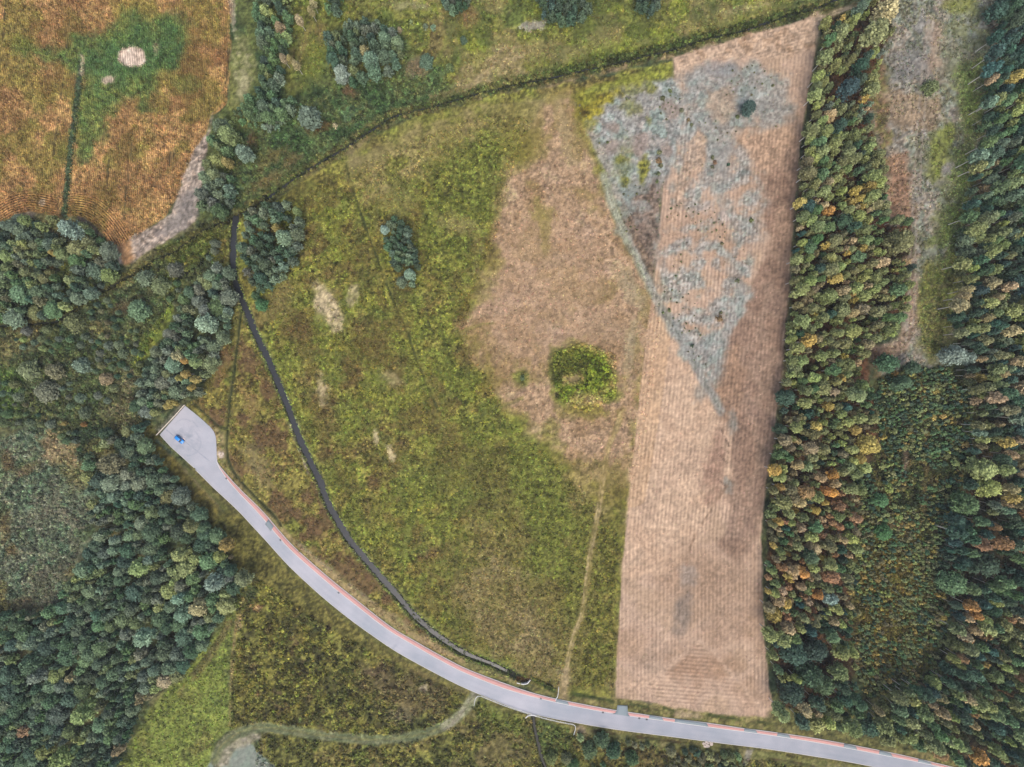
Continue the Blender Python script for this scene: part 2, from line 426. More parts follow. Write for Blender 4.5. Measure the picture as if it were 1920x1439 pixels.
# --- corn
area(CORN, [(150, 118, 78), (164, 130, 84), (174, 140, 92), (162, 136, 84), (182, 146, 98), (168, 136, 88)], soft=2, warp=2, cs=40, sp=0.32, zone='corn_field')
area(CORN, [(118, 116, 56), (134, 122, 62)], soft=3, warp=2, cs=20, sp=0.4, thr=0.58, tscale=60, a=0.75)
area(CORN, [(116, 88, 56), (124, 92, 58)], soft=3, warp=2, cs=20, sp=0.3, thr=0.62, tscale=44, a=0.45)
GREEN_C = [(225, 40), (246, 14), (266, 32), (283, 52), (302, 34), (327, 18), (347, 33), (358, 75), (342, 112), (334, 134), (308, 146), (288, 175), (284, 207), (266, 211), (253, 188), (234, 188), (214, 214), (190, 260), (168, 300), (142, 308), (145, 240), (150, 150), (124, 118), (74, 118), (28, 97), (34, 78), (68, 90), (113, 80), (148, 66), (188, 64), (214, 46)]
area(GREEN_C, [(82, 112, 60), (92, 118, 62), (110, 124, 64), (88, 112, 58)], soft=15, warp=12, ws=20, cs=18, sp=0.4, a=0.9)
area([(190, 90), (230, 60), (255, 30), (270, 60), (300, 60), (330, 28), (350, 60), (335, 110), (290, 130), (240, 150), (190, 170), (160, 150), (150, 80)], [(62, 100, 60), (68, 104, 64), (76, 108, 60)], soft=18, warp=14, cs=16, sp=0.4, a=0.7)
blob(350, 155, 22, 16, 10, [(100, 112, 54), (90, 104, 52)], 0.5, 0.6)
blob(118, 285, 12, 22, 0, [(110, 116, 54)], 0.6, 0.6)
blob(40, 82, 26, 12, 0, [(112, 120, 52)], 0.6, 0.6)
for q in range(9):
    x0 = 275 + q * 8.5
    stroke([(x0 + 62 - q * 2, 20 + q * 4), (x0 + 56 - q * 2, 150), (x0 + 22, 290), (x0 - 6, 400)], 1.5, [(96, 68, 42)], 1.6, 0.28, brk=0.45)
# headland rows that follow the bottom edge, plain rows elsewhere
i = near(bbox(CORN), 2); x, y = PX[i], PY[i]
inc = sdist(CORN, x, y) > 1
EDGE1 = smooth([(-60, 440), (0, 418), (25, 404), (55, 396), (90, 402), (118, 408)])
EDGE2 = smooth([(138, 406), (160, 410), (180, 425), (196, 445), (207, 462), (215, 480)])
d1 = ldist([tuple(p) for p in EDGE1], x, y); d2 = ldist([tuple(p) for p in EDGE2], x, y)
hd = np.minimum(d1, d2)
head = ((d1 < 38) & (x < 108)) | ((d2 < 46) & (x > 126) & (x < 262) & (y > 360))
slope = np.interp(x, [0, 150, 300, 440], [-0.13, -0.11, -0.06, -0.05])
ROW[i] = np.where(head, hd / 4.4, (x - slope * (300 - y) * -1.0) / 3.5)
ROWA[i] = np.where(inc, np.where(head, 0.8, 0.38), 0)
j = i[inc & head]
put(j, np.full(len(j), 0.35, np.float32), palette([(186, 142, 90), (150, 106, 62), (120, 90, 62)], PX[j], PY[j], 14, 0.3, 20))
HEDGE = smooth([(153, 118), (150, 148), (142, 205), (134, 270), (127, 340), (121, 404)])
stroke(HEDGE, 5, [(62, 84, 54), (80, 96, 72), (54, 66, 46)], 2, 0.95, cs=8, depth=0.3)
stroke([(155, 108), (154, 138)], 4, [(180, 166, 142)], 3, 0.8)
for p in ([(12, -20), (8, 40), (3, 95), (0, 120)], [(130, 36), (122, 120), (113, 185), (104, 260), (96, 310), (91, 345)], [(247, 268), (243, 310), (239, 342)], [(154, 32), (153, 52)], [(195, 226), (191, 266)], [(215, 214), (211, 256)], [(319, 284), (316, 310)], [(325, 288), (323, 314)], [(204, 300), (200, 350)], [(236, 350), (232, 440)], [(352, 295), (349, 320)], [(428, 90), (424, 150), (400, 200)]):
    stroke(smooth(p), 1.3, [(64, 52, 34), (54, 58, 38)], 1.2, 0.85, brk=0.33, excl=True)
blob(249, 107, 27, 18, 12, [(206, 190, 176), (196, 178, 162)], 0.14, 1, warp=0.15); EXCL[np.hypot((PX - 249) / 27, (PY - 107) / 18) < .95] = True; EXCL[np.hypot((PX - 203) / 12, (PY - 149) / 8) < .9] = True
blob(203, 149, 12, 8, -15, [(190, 174, 156)], 0.3, 0.95)
blob(293, 90, 4.5, 13, 5, [(150, 146, 112)], 0.5, 0.8)
blob(79, 380, 6, 7, 0, [(172, 156, 136)], 0.4, 0.8)
area([(30, 404), (55, 398), (70, 403), (60, 412), (35, 412)], [(170, 150, 128)], soft=3, warp=3, a=0.8)
stroke(smooth([(148, 408), (168, 420), (186, 438), (200, 462), (206, 474)]), 3, [(120, 104, 92), (100, 84, 70)], 2, 0.9)
area(SANDY, [(168, 152, 136), (188, 170, 152), (150, 136, 124), (196, 172, 150), (136, 122, 112)], soft=3, warp=5, cs=12, sp=0.4, zone='verge')
area([(340, 370), (368, 350), (372, 400), (330, 440), (300, 440)], [(120, 116, 112), (136, 128, 122)], soft=10, warp=8, a=0.7)
area([(215, 455), (240, 450), (252, 480), (232, 500), (220, 490)], [(196, 140, 86), (176, 130, 84)], soft=5, warp=6, a=0.8, cs=8)

# --- grass and reed land between corn and stream
NORTHLAND = [(440, -230), (1640, -230), (1560, 0), (1437, 40), (1207, 103), (1043, 141), (903, 171), (780, 204), (687, 248), (560, 326), (446, 400), (372, 412), (395, 235), (430, 190)]
area(NORTHLAND, [(62, 82, 50), (78, 92, 54), (96, 102, 56), (84, 96, 52), (112, 112, 60)], soft=3, warp=3, cs=60, sp=0.4, zone='grassland')
area([(520, -220), (1600, -220), (1480, 25), (1250, 85), (1060, 125), (900, 158), (840, 160), (790, 140), (770, 60), (700, 40), (600, 60), (560, 150), (535, 170), (535, 90), (560, 30)], [(96, 106, 50), (112, 118, 54), (126, 124, 58), (110, 108, 58), (128, 132, 54), (118, 104, 62)], soft=18, warp=16, cs=44, sp=0.38)
area([(760, -200), (1600, -200), (1470, 20), (1200, 95), (960, 140), (880, 140), (800, 40)], [(134, 138, 50), (122, 134, 48)], soft=14, warp=14, thr=0.6, tscale=70, a=0.75, sp=0.4, cs=12)
area([(760, -200), (1600, -200), (1470, 20), (1200, 95), (960, 140), (880, 140), (800, 40)], [(150, 132, 88), (140, 118, 82)], soft=14, warp=14, thr=0.6, tscale=56, a=0.6, sp=0.4, cs=12)
area([(760, -200), (1600, -200), (1470, 20), (1200, 95), (960, 140), (880, 140), (800, 40)], [(84, 92, 48)], soft=14, warp=14, thr=0.62, tscale=40, a=0.6, sp=0.4, cs=12)
area([(850, 150), (900, 118), (930, 80), (960, 78), (1000, 100), (990, 130), (930, 152), (870, 165)], [(150, 132, 96), (164, 140, 106), (136, 120, 78)], soft=12, warp=12, cs=14, a=0.9)
blob(1000, 48, 26, 9, -8, [(150, 142, 138), (164, 154, 146)], 0.3, 0.9)
blob(1130, 65, 40, 12, -15, [(142, 126, 84)], 0.6, 0.6)
blob(1080, 95, 70, 10, -14, [(142, 130, 84)], 0.6, 0.6)
blob(1400, 14, 40, 8, -12, [(168, 150, 112)], 0.5, 0.6)
blob(770, 10, 40, 9, 0, [(150, 142, 104)], 0.5, 0.7)
blob(880, 28, 14, 18, 10, [(150, 128, 80)], 0.5, 0.7)
blob(872, 30, 26, 22, 0, [(110, 84, 60)], 0.6, 0.4)
blob(590, 112, 18, 50, 15, [(124, 126, 56), (112, 122, 52)], 0.5, 0.8)
blob(570, 80, 6, 40, 20, [(146, 126, 80)], 0.6, 0.6)
area([(440, 60), (470, 70), (478, 120), (470, 180), (440, 195), (434, 120)], [(140, 136, 92), (110, 114, 62), (158, 150, 112)], soft=6, warp=8, cs=14, a=0.9)
blob(436, 20, 5, 36, -4, [(172, 156, 140)], 0.4, 0.8)
blob(456, 150, 9, 32, 6, [(166, 156, 122)], 0.5, 0.8)
area([(560, 190), (640, 150), (720, 150), (800, 110), (840, 130), (820, 190), (720, 225), (640, 280), (560, 315), (480, 360), (430, 390), (420, 330), (440, 250)], [(62, 86, 54), (74, 96, 60), (88, 104, 66), (96, 100, 58), (84, 106, 74)], soft=14, warp=12, cs=34, sp=0.45, a=0.85)
for b_ in ((655, 172, 14, 12, 20, (126, 92, 66)), (782, 126, 18, 18, 40, (142, 116, 96)), (600, 238, 26, 10, -12, (104, 76, 46)), (505, 300, 34, 14, -30, (116, 100, 60)), (545, 300, 20, 12, -35, (112, 92, 58)), (470, 262, 10, 14, 0, (110, 82, 54)), (500, 340, 40, 9, -33, (132, 110, 70)), (600, 60, 10, 20, 0, (132, 112, 70)), (1035, 4, 20, 14, 0, (96, 70, 48))):
    blob(*b_[:5], [b_[5]], 0.6, 0.75)
blob(840, 175, 40, 8, -16, [(128, 112, 74)], 0.6, 0.7)
stroke(smooth([(960, 148), (1060, 118), (1160, 92), (1270, 60), (1400, 25), (1470, 8)]), 5, [(96, 102, 54), (132, 124, 76)], 4, 0.5, brk=0.4)
# stream banks
stroke(STREAM, 13, [(78, 90, 50), (98, 98, 56), (118, 104, 64), (88, 88, 50)], 6, 0.85, cs=16, warp=5, sp=0.5)
stroke(smooth([(1560, 10), (1400, 48), (1260, 88), (1130, 118), (1040, 138)]), 6, [(62, 74, 40), (78, 84, 46), (90, 92, 50)], 4, 0.8, cs=10, sp=0.6)
stroke(smooth([(1262, 104), (1150, 131), (1060, 156), (985, 172), (900, 188)]), 4, [(142, 122, 90), (164, 142, 110), (120, 104, 68)], 3, 0.9, cs=14, sp=0.4, brk=0.25)
stroke(smooth([(700, 250), (660, 282), (610, 308), (550, 344), (500, 378)]), 5, [(140, 128, 84), (118, 114, 62)], 4, 0.8, brk=0.3)

# --- meadow
area(MEADOW, [(102, 92, 46), (116, 106, 52), (124, 122, 52), (110, 114, 48), (132, 126, 58), (112, 98, 54)], soft=3, warp=4, cs=70, sp=0.5, zone='meadow')
MG = [(560, 360), (660, 320), (760, 270), (880, 240), (960, 230), (950, 330), (930, 430), (900, 520), (860, 600), (900, 700), (960, 790), (1040, 880), (1060, 1000), (1070, 1180), (1000, 1240), (880, 1220), (760, 1110), (660, 980), (600, 850), (540, 720), (500, 590), (540, 480)]
area(MG, [(128, 126, 50), (118, 122, 48), (134, 132, 58)], soft=24, warp=24, ws=60, thr=0.48, tscale=44, a=0.5, sp=0.45, cs=14)
area(MG, [(90, 96, 46), (98, 104, 48)], soft=24, warp=24, ws=60, thr=0.58, tscale=26, a=0.45, sp=0.5, cs=10)
area(MG, [(100, 74, 48), (112, 84, 54)], soft=24, warp=24, ws=60, thr=0.64, tscale=30, a=0.38, sp=0.4, cs=10)
# olive brown upper part
area([(650, 300), (760, 245), (880, 205), (1060, 172), (1080, 200), (1010, 240), (940, 260), (880, 300), (760, 340), (690, 380)], [(124, 112, 62), (138, 124, 76), (146, 128, 84), (116, 112, 54)], soft=20, warp=16, cs=40, a=0.9, sp=0.35)
area([(800, 300), (930, 230), (960, 290), (940, 380), (900, 470), (840, 560), (790, 480), (790, 360)], [(108, 112, 46), (98, 104, 44), (120, 118, 52)], soft=22, warp=22, cs=24, a=0.85, sp=0.5)
for b_ in ((860, 420, 40, 16, 20, (156, 138, 92)), (740, 380, 30, 30, 0, (140, 128, 78)), (690, 300, 36, 12, -25, (138, 124, 82)), (660, 300, 10, 30, 10, (134, 118, 86)), (880, 240, 40, 12, -12, (140, 122, 76)), (830, 270, 30, 30, 0, (132, 122, 66)), (1090, 196, 22, 12, 0, (132, 124, 50))):
    blob(*b_[:5], [b_[5]], 0.7, 0.6)
# dry pinkish part
DRY = [(1040, 196), (1066, 180), (1098, 240), (1120, 300), (1150, 380), (1182, 460), (1240, 560), (1236, 640), (1222, 740), (1208, 830), (1190, 930), (1140, 930), (1100, 900), (1060, 870), (1020, 810), (960, 770), (915, 720), (890, 660), (876, 620), (892, 560), (912, 510), (932, 450), (940, 390), (962, 320), (1005, 262)]
area(DRY, [(152, 124, 94), (164, 136, 106), (172, 144, 117), (160, 132, 104), (178, 151, 127)], soft=26, warp=24, ws=40, cs=44, sp=0.28)
area(DRY, [(136, 116, 66), (124, 110, 56)], soft=10, warp=16, ws=30, thr=0.6, tscale=60, a=0.38, sp=0.3, cs=14)
area([(900, 520), (960, 430), (1050, 380), (1100, 420), (1120, 520), (1100, 640), (1000, 680), (920, 640)], [(182, 152, 126), (172, 142, 114), (176, 148, 128)], soft=40, warp=26, cs=30, a=0.55, sp=0.25)
for b_ in ((1015, 400, 26, 18, 60, (132, 122, 62)), (1060, 260, 12, 60, -12, (164, 142, 116)), (980, 270, 40, 30, 0, (126, 116, 54)), (1020, 440, 10, 30, 0, (140, 122, 76)), (1155, 380, 10, 60, -22, (146, 146, 128)), (1185, 540, 14, 40, -30, (162, 146, 128)), (1155, 620, 60, 20, 20, (166, 142, 118)), (1180, 660, 10, 60, 8, (160, 144, 126)), (1000, 880, 60, 40, 30, (124, 112, 52)), (1095, 310, 14, 14, 0, (182, 156, 130))):
    blob(*b_[:5], [b_[5]], 0.7, 0.6)
# transition below: olive mixed with straw
area([(1040, 850), (1120, 890), (1170, 930), (1160, 1080), (1150, 1200), (1150, 1300), (1050, 1290), (960, 1240), (860, 1170), (820, 1080), (880, 980), (960, 900)], [(112, 100, 52), (128, 116, 66), (104, 96, 46), (140, 124, 78), (116, 108, 50)], soft=30, warp=24, cs=56, sp=0.42, a=0.8)
area([(860, 1080), (940, 1050), (1010, 1120), (1040, 1200), (1020, 1280), (950, 1250), (880, 1200)], [(146, 126, 92), (134, 116, 76), (118, 106, 60)], soft=26, warp=24, cs=36, a=0.8, sp=0.35)
area([(1080, 940), (1112, 930), (1100, 1060), (1080, 1180), (1050, 1180), (1060, 1050)], [(104, 106, 44), (112, 110, 48)], soft=10, warp=10, a=0.7, sp=0.5, cs=10)
area([(1120, 990), (1168, 940), (1160, 1100), (1150, 1290), (1085, 1290), (1100, 1150)], [(112, 104, 46), (100, 100, 42), (124, 112, 56)], soft=10, warp=10, a=0.85, sp=0.5, cs=16)
area([(880, 850), (960, 830), (1040, 900), (1060, 980), (1000, 1010), (900, 960)], [(88, 84, 42), (98, 94, 46), (112, 104, 52)], soft=26, warp=24, cs=30, a=0.7, sp=0.45)
area([(960, 790), (1040, 850), (1070, 960), (1060, 1080), (1000, 1090), (980, 960), (950, 870)], [(116, 124, 50), (108, 116, 46)], soft=18, warp=20, cs=14, a=0.6, sp=0.5)
blob(840, 870, 60, 50, 0, [(100, 92, 48), (112, 98, 56)], 0.6, 0.4)
blob(700, 650, 60, 26, 20, [(100, 84, 46)], 0.7, 0.5)
blob(560, 620, 30, 26, 20, [(96, 76, 46)], 0.6, 0.6)
blob(520, 560, 22, 40, 20, [(132, 112, 72)], 0.7, 0.7)
blob(1092, 702, 60, 52, 15, [(92, 104, 36), (104, 116, 38), (84, 94, 34)], 0.25, 0.95, cs=10, sp=0.6)
blob(1070, 690, 36, 32, 0, [(70, 72, 36), (82, 82, 42)], 0.35, 0.85, sp=0.6, cs=8)
blob(1074, 710, 20, 12, -8, [(150, 130, 92), (130, 116, 80)], 0.4, 1); EXCL[np.hypot((PX - 1074) / 14, (PY - 710) / 8) < 1] = True
blob(1095, 770, 46, 16, 5, [(116, 108, 46)], 0.6, 0.7, sp=0.5)
blob(1075, 650, 20, 14, -10, [(116, 112, 56)], 0.7, 0.7, sp=0.5)
blob(977, 706, 14, 15, 0, [(108, 112, 50), (96, 102, 46)], 0.5, 0.85, sp=0.5)
for b_ in ((613, 572, 20, 42, -16, 1), (600, 560, 14, 20, 10, 0.8), (633, 608, 12, 18, 0, 0.8), (660, 552, 12, 20, 10, 0.7), (604, 730, 12, 27, -4, 0.7), (705, 820, 6, 13, -12, 0.8), (733, 850, 7, 17, -20, 0.8), (735, 710, 22, 12, 20, 0.4)):
    blob(*b_[:5], [(176, 154, 122), (186, 164, 134), (150, 136, 100)], 0.35, b_[5], cs=8, sp=0.35, warp=0.3); EXCL[np.hypot((PX - b_[0]) / b_[2], (PY - b_[1]) / b_[3]) + (fbm(PX, PY, 9, 3, 2) - .5) < .85] = True
for b_ in ((1094, 196, 12, 26, 0), (1115, 188, 18, 20, 10), (1105, 210, 26, 12, 0)):
    blob(*b_[:5], [(136, 128, 40), (150, 138, 44), (112, 104, 40)], 0.5, 0.9, cs=8, sp=0.5)
area([(1080, 176), (1130, 160), (1200, 140), (1258, 124), (1256, 134), (1190, 152), (1130, 172), (1100, 190)], [(124, 128, 48), (138, 138, 50), (110, 108, 46)], soft=5, warp=5, cs=12, a=0.9, sp=0.45)
blob(1094, 212, 8, 12, 10, [(66, 54, 34)], 0.5, 0.6)
blob(1110, 181, 18, 7, -10, [(80, 64, 36)], 0.5, 0.6)
# lines in the meadow
stroke(DRAIN_M, 3.4, [(140, 134, 62), (128, 120, 60)], 2.4, 0.5, brk=0.25)
stroke(DRAIN_M + np.array([-1.5, 1.0]), 1.9, [(54, 62, 32), (68, 70, 36)], 1.2, 0.85, brk=0.28, depth=0.45, excl=True)
stroke(smooth([(712, 290), (708, 330), (704, 400), (706, 440)]), 1.4, [(96, 94, 46)], 1.3, 0.5, brk=0.4)
for p in ([(820, 640), (880, 615), (930, 600)], [(700, 665), (760, 648), (800, 640)], [(830, 800), (900, 775), (980, 745)], [(860, 860), (960, 830), (1040, 800)], [(870, 940), (980, 905), (1060, 870)], [(680, 497), (720, 490)]):
    stroke(smooth(p), 2.2, [(136, 134, 64)], 1.8, 0.4, brk=0.35)
    stroke(smooth(p) + np.array([1, 3.5]), 1.4, [(70, 72, 36)], 1.3, 0.4, brk=0.42)
stroke(smooth([(640, 330), (690, 290), (780, 245), (900, 205), (1000, 190), (1075, 178)]), 2, [(146, 132, 86)], 2, 0.5, brk=0.3)
stroke(TRACK_M, 6, [(146, 124, 80), (132, 116, 66)], 4, 0.6)
stroke(TRACK_M, 3.2, None, excl=True)
for k in (-2.4, 2.4):
    stroke(TRACK_M + np.array([k, 0]), 1.3, [(178, 154, 116), (164, 142, 104)], 1.0, 0.85, excl=True, brk=0.12)

# --- strip between canal and road, west verges
WESTV = [(449, 560), (466, 600), (500, 680), (535, 765), (560, 830), (600, 915), (650, 1018), (705, 1086), (770, 1155), (830, 1206), (900, 1244), (980, 1284), (880, 1258), (780, 1206), (660, 1124), (560, 1040), (486, 962), (432, 898), (404, 866), (406, 815), (372, 780), (346, 758), (372, 740), (400, 690), (425, 640)]
area(WESTV, [(108, 98, 48), (124, 112, 56), (132, 122, 58), (116, 96, 54), (112, 112, 48)], soft=4, warp=4, cs=36, sp=0.45, zone='grassland')
area(WESTV, [(98, 72, 50), (110, 84, 58)], soft=4, warp=4, thr=0.62, tscale=34, a=0.7, cs=12)
blob(408, 680, 22, 40, 15, [(146, 118, 76), (130, 112, 62)], 0.6, 0.7)
blob(480, 870, 18, 40, -25, [(150, 130, 96)], 0.7, 0.6)
blob(470, 760, 12, 20, 0, [(152, 122, 76)], 0.6, 0.6)
area([(370, 775), (405, 805), (425, 808), (424, 870), (470, 925), (560, 1015), (700, 1130), (860, 1228), (980, 1275), (980, 1287), (880, 1257), (740, 1180), (600, 1072), (500, 975), (430, 893), (404, 860), (404, 815)], [(140, 134, 84), (126, 126, 72), (152, 140, 92), (158, 138, 96)], soft=5, warp=4, cs=24, a=0.9, sp=0.3, zone='verge')
stroke(smooth([(520, 985), (560, 1026), (640, 1095), (720, 1155), (800, 1205), (870, 1240)]), 5, [(176, 150, 106), (160, 138, 92)], 3, 0.75)
stroke(smooth([(560, 1020), (640, 1085), (700, 1130)]), 3, [(170, 150, 128)], 3, 0.5, brk=0.4)
blob(414, 852, 7, 6, 0, [(196, 178, 160)], 0.4, 0.9)

# --- west of the car park and south verge
stroke(smooth(ROAD_L), 18, [(112, 108, 60), (126, 116, 70), (100, 100, 54)], 8, 0.85, cs=20, sp=0.35)
stroke(smooth([(285, 825), (320, 860), (360, 895), (420, 960), (480, 1020), (560, 1100), (650, 1176), (760, 1246), (872, 1300)]), 4, [(166, 146, 116), (150, 132, 104)], 3, 0.6, brk=0.35)
stroke(smooth([(352, 880), (400, 932), (470, 1003), (560, 1088), (650, 1165), (740, 1226)]), 3.2, [(92, 98, 52), (104, 108, 56)], 2, 0.7)
area([(290, 815), (320, 850), (372, 905), (400, 940), (440, 1000), (470, 1060), (450, 1090), (425, 1030), (380, 960), (330, 890), (285, 850)], [(120, 108, 54), (136, 122, 58), (112, 100, 52), (108, 106, 50)], soft=6, warp=6, cs=20, a=0.85, sp=0.45)
# --- fallow and bright grass
stroke(np.array(ROAD_L[4:16]) + np.array([-22, 34]), 34, [(96, 92, 46), (108, 102, 50), (118, 110, 56), (100, 98, 48)], 10, 0.95, cs=26, sp=0.5)
area(FALLOW, [(78, 80, 40), (96, 92, 46), (112, 106, 50), (102, 102, 46), (90, 76, 48)], soft=4, warp=5, cs=36, sp=0.6, zone='fallow_field')
area(FALLOW, [(126, 118, 50), (132, 122, 56)], soft=4, warp=5, thr=0.58, tscale=22, a=0.6, cs=8, sp=0.5)
area(FALLOW, [(60, 62, 36), (72, 66, 42)], soft=4, warp=5, thr=0.64, tscale=18, a=0.6, cs=8, sp=0.5)
area([(680, 1240), (760, 1262), (850, 1300), (820, 1340), (740, 1330), (660, 1300)], [(104, 86, 62), (118, 100, 72), (96, 84, 50)], soft=18, warp=16, cs=22, a=0.7, sp=0.45)
blob(745, 1340, 22, 14, 10, [(134, 120, 92)], 0.5, 0.7); blob(795, 1290, 7, 8, 0, [(168, 150, 128)], 0.5, 0.8)
area(BRIGHTG, [(100, 110, 52), (114, 124, 56), (124, 130, 60), (110, 120, 54), (120, 118, 60)], soft=8, warp=8, cs=40, sp=0.4, zone='grassland')
area(BRIGHTG, [(134, 142, 62), (128, 138, 58)], soft=5, warp=6, thr=0.6, tscale=40, a=0.5, cs=10)
stroke(smooth([(430, 1170), (405, 1210), (380, 1250), (340, 1300)]), 6, [(130, 112, 76), (116, 106, 60)], 4, 0.7, brk=0.2)
for k in (-3, 3):
    stroke(smooth([(420 + k, 1185), (390 + k, 1228), (360 + k, 1265)]), 1.5, [(90, 84, 52)], 1.2, 0.7)
stroke(smooth([(350, 1290), (310, 1340), (270, 1400)]), 1.4, [(86, 92, 46)], 1.2, 0.5, brk=0.3); stroke(smooth([(365, 1298), (330, 1350), (290, 1420)]), 1.4, [(86, 92, 46)], 1.2, 0.5, brk=0.3)
stroke(smooth([(460, 1115), (446, 1150), (438, 1210), (433, 1280), (430, 1360)]), 3, [(164, 136, 96), (150, 134, 84)], 2.5, 0.75, brk=0.3)
blob(448, 1165, 6, 22, 10, [(176, 148, 112)], 0.5, 0.8)
blob(480, 1138, 9, 6, 0, [(196, 148, 104)], 0.5, 0.9); blob(470, 1108, 14, 12, 0, [(82, 96, 64)], 0.5, 0.7)
area([(884, 1306), (960, 1332), (1010, 1348), (1080, 1362), (1160, 1376), (1260, 1390), (1360, 1402), (1450, 1412), (1560, 1430), (1650, 1446), (1800, 1500), (1700, 1560), (520, 1560), (478, 1400), (490, 1376), (560, 1382), (690, 1396), (760, 1394), (830, 1372), (866, 1342)], [(84, 84, 42), (100, 98, 48), (114, 106, 52), (104, 92, 54), (92, 96, 44)], soft=3, warp=4, cs=32, sp=0.55, zone='fallow_field')
area([(840, 1360), (900, 1320), (980, 1350), (990, 1430), (900, 1460), (830, 1440)], [(112, 96, 62), (124, 108, 74), (96, 84, 48)], soft=16, warp=14, thr=0.45, tscale=40, a=0.7, cs=14, sp=0.4)
area([(896, 1312), (980, 1342), (990, 1380), (940, 1372), (890, 1346)], [(98, 106, 46), (110, 114, 50)], soft=8, warp=8, a=0.8, sp=0.5, cs=10)
area([(1010, 1352), (1070, 1366), (1080, 1400), (1030, 1420), (1010, 1380)], [(78, 94, 50), (92, 102, 50), (104, 104, 52)], soft=6, warp=8, a=0.85, sp=0.5, cs=10)
area([(1180, 1398), (1300, 1398), (1400, 1416), (1395, 1460), (1180, 1460)], [(88, 76, 48), (104, 88, 52), (84, 86, 46)], soft=10, warp=10, a=0.8, sp=0.55, cs=12)
area([(1086, 1366), (1160, 1377), (1260, 1390), (1360, 1402), (1440, 1412), (1560, 1431), (1640, 1447), (1640, 1456), (1500, 1436), (1400, 1420), (1260, 1402), (1160, 1392), (1084, 1380)], [(124, 124, 72), (110, 112, 60), (138, 130, 84)], soft=3, warp=3, a=0.9, cs=16, zone='verge')
for p in ([(1107, 1370), (1152, 1376)], [(1190, 1381), (1275, 1392)], [(1440, 1422), (1520, 1434)]):
    stroke(p, 2.4, [(78, 64, 40), (70, 78, 40)], 1.5, 0.85, depth=0.2)
blob(1090, 1372, 12, 10, 60, [(158, 138, 112)], 0.5, 0.8); blob(1100, 1384, 8, 18, 20, [(130, 120, 82)], 0.6, 0.6)
area([(1398, 1402), (1412, 1404), (1404, 1424), (1392, 1450), (1384, 1450), (1394, 1424)], [(160, 152, 140), (146, 140, 124)], soft=2, warp=2, a=0.9)
area(SEEDED, [(126, 138, 124), (134, 146, 132), (142, 148, 136)], soft=2.5, warp=2, cs=26, sp=0.12, zone='seeded_field')
area([(404, 1440), (418, 1398), (440, 1384), (480, 1370), (492, 1378), (470, 1394), (440, 1404), (428, 1440)], [(158, 148, 128), (140, 134, 106), (168, 156, 138)], soft=4, warp=4, cs=10, a=0.85)
stroke(smooth([(402, 1440), (398, 1412), (410, 1392), (424, 1384)]), 1.4, [(70, 66, 40)], 1.2, 0.8); stroke(smooth([(408, 1440), (404, 1416), (414, 1398)]), 1.2, [(84, 78, 50)], 1, 0.7)
stroke(TRACK_G, 9, [(112, 122, 84), (124, 128, 92), (138, 136, 100)], 3, 0.95, cs=16, sp=0.3)
stroke(TRACK_G, 2.0, [(118, 116, 70)], 1.5, 0.6)
for k in (-4.5, 4.5):
    stroke(TRACK_G + np.array([k * 0.25, k]), 1.7, [(92, 102, 72), (108, 112, 80)], 1.2, 0.8)
stroke(TRACK_G, 7.5, None, excl=True)
stroke(TRACK_G[:14], 8, [(150, 146, 122), (168, 158, 138), (124, 126, 92)], 4, 0.8, cs=8)

# --- left wetland
area([(60, 800), (150, 850), (170, 920), (165, 1000), (125, 1090), (110, 1160), (40, 1150), (0, 1080), (-100, 1050), (-100, 830)], [(96, 110, 84), (110, 118, 94), (86, 106, 82), (120, 122, 98), (94, 110, 78)], soft=12, warp=14, cs=46, sp=0.5)
area([(70, 815), (110, 810), (140, 832), (145, 870), (115, 875), (85, 860)], [(160, 140, 104), (146, 130, 92)], soft=8, warp=10, a=0.9, cs=12, sp=0.4)
area([(100, 870), (160, 860), (180, 820), (230, 790), (260, 810), (230, 850), (160, 910), (120, 910)], [(118, 114, 70), (130, 122, 80)], soft=12, warp=14, a=0.75, cs=14, sp=0.45)
area([(205, 700), (245, 660), (262, 700), (250, 770), (290, 800), (240, 815), (205, 790), (190, 740)], [(124, 118, 88), (108, 108, 70), (132, 122, 92)], soft=12, warp=12, a=0.85, cs=14, sp=0.5)
area([(20, 985), (110, 890), (150, 960), (140, 1060), (100, 1130), (40, 1140), (20, 1060)], [(124, 118, 98), (108, 108, 88), (134, 124, 102)], soft=22, warp=18, a=0.6, thr=0.42, tscale=40, cs=10, sp=0.55)
for b_ in ((14, 866, 12, 18, -20, (110, 72, 44)), (8, 985, 12, 26, 0, (118, 84, 46)), (22, 1030, 10, 12, 0, (140, 100, 54)), (50, 880, 20, 8, -30, (120, 92, 58)), (40, 1130, 20, 12, 0, (128, 106, 80)), (75, 1142, 26, 9, 10, (130, 112, 86)), (40, 1225, 14, 16, 20, (142, 124, 84)), (335, 1060, 30, 12, -10, (88, 66, 48)), (420, 1060, 16, 9, 20, (92, 68, 50)), (325, 1190, 8, 26, 5, (96, 72, 54)), (235, 575, 22, 12, -30, (104, 78, 50)), (90, 500, 20, 8, 10, (122, 84, 44)), (218, 582, 14, 6, -20, (92, 70, 46))):
    blob(*b_[:5], [tuple(0.6 * q + 0.4 * w for q, w in zip(b_[5], (104, 104, 76)))], 0.6, 0.7)
area([(318, 558), (328, 575), (310, 620), (282, 660), (262, 690), (245, 680), (262, 640), (290, 600)], [(98, 112, 46), (116, 122, 48), (130, 126, 52)], soft=5, warp=6, a=0.95, cs=14, sp=0.4, zone='grassland')
area([(115, 440), (130, 440), (134, 520), (128, 570), (112, 570), (112, 510)], [(118, 116, 50), (100, 104, 46)], soft=5, warp=5, a=0.8, sp=0.5, cs=8)
stroke([(124, 440), (124, 500), (122, 548)], 1.6, [(48, 56, 38)], 1.4, 0.8)
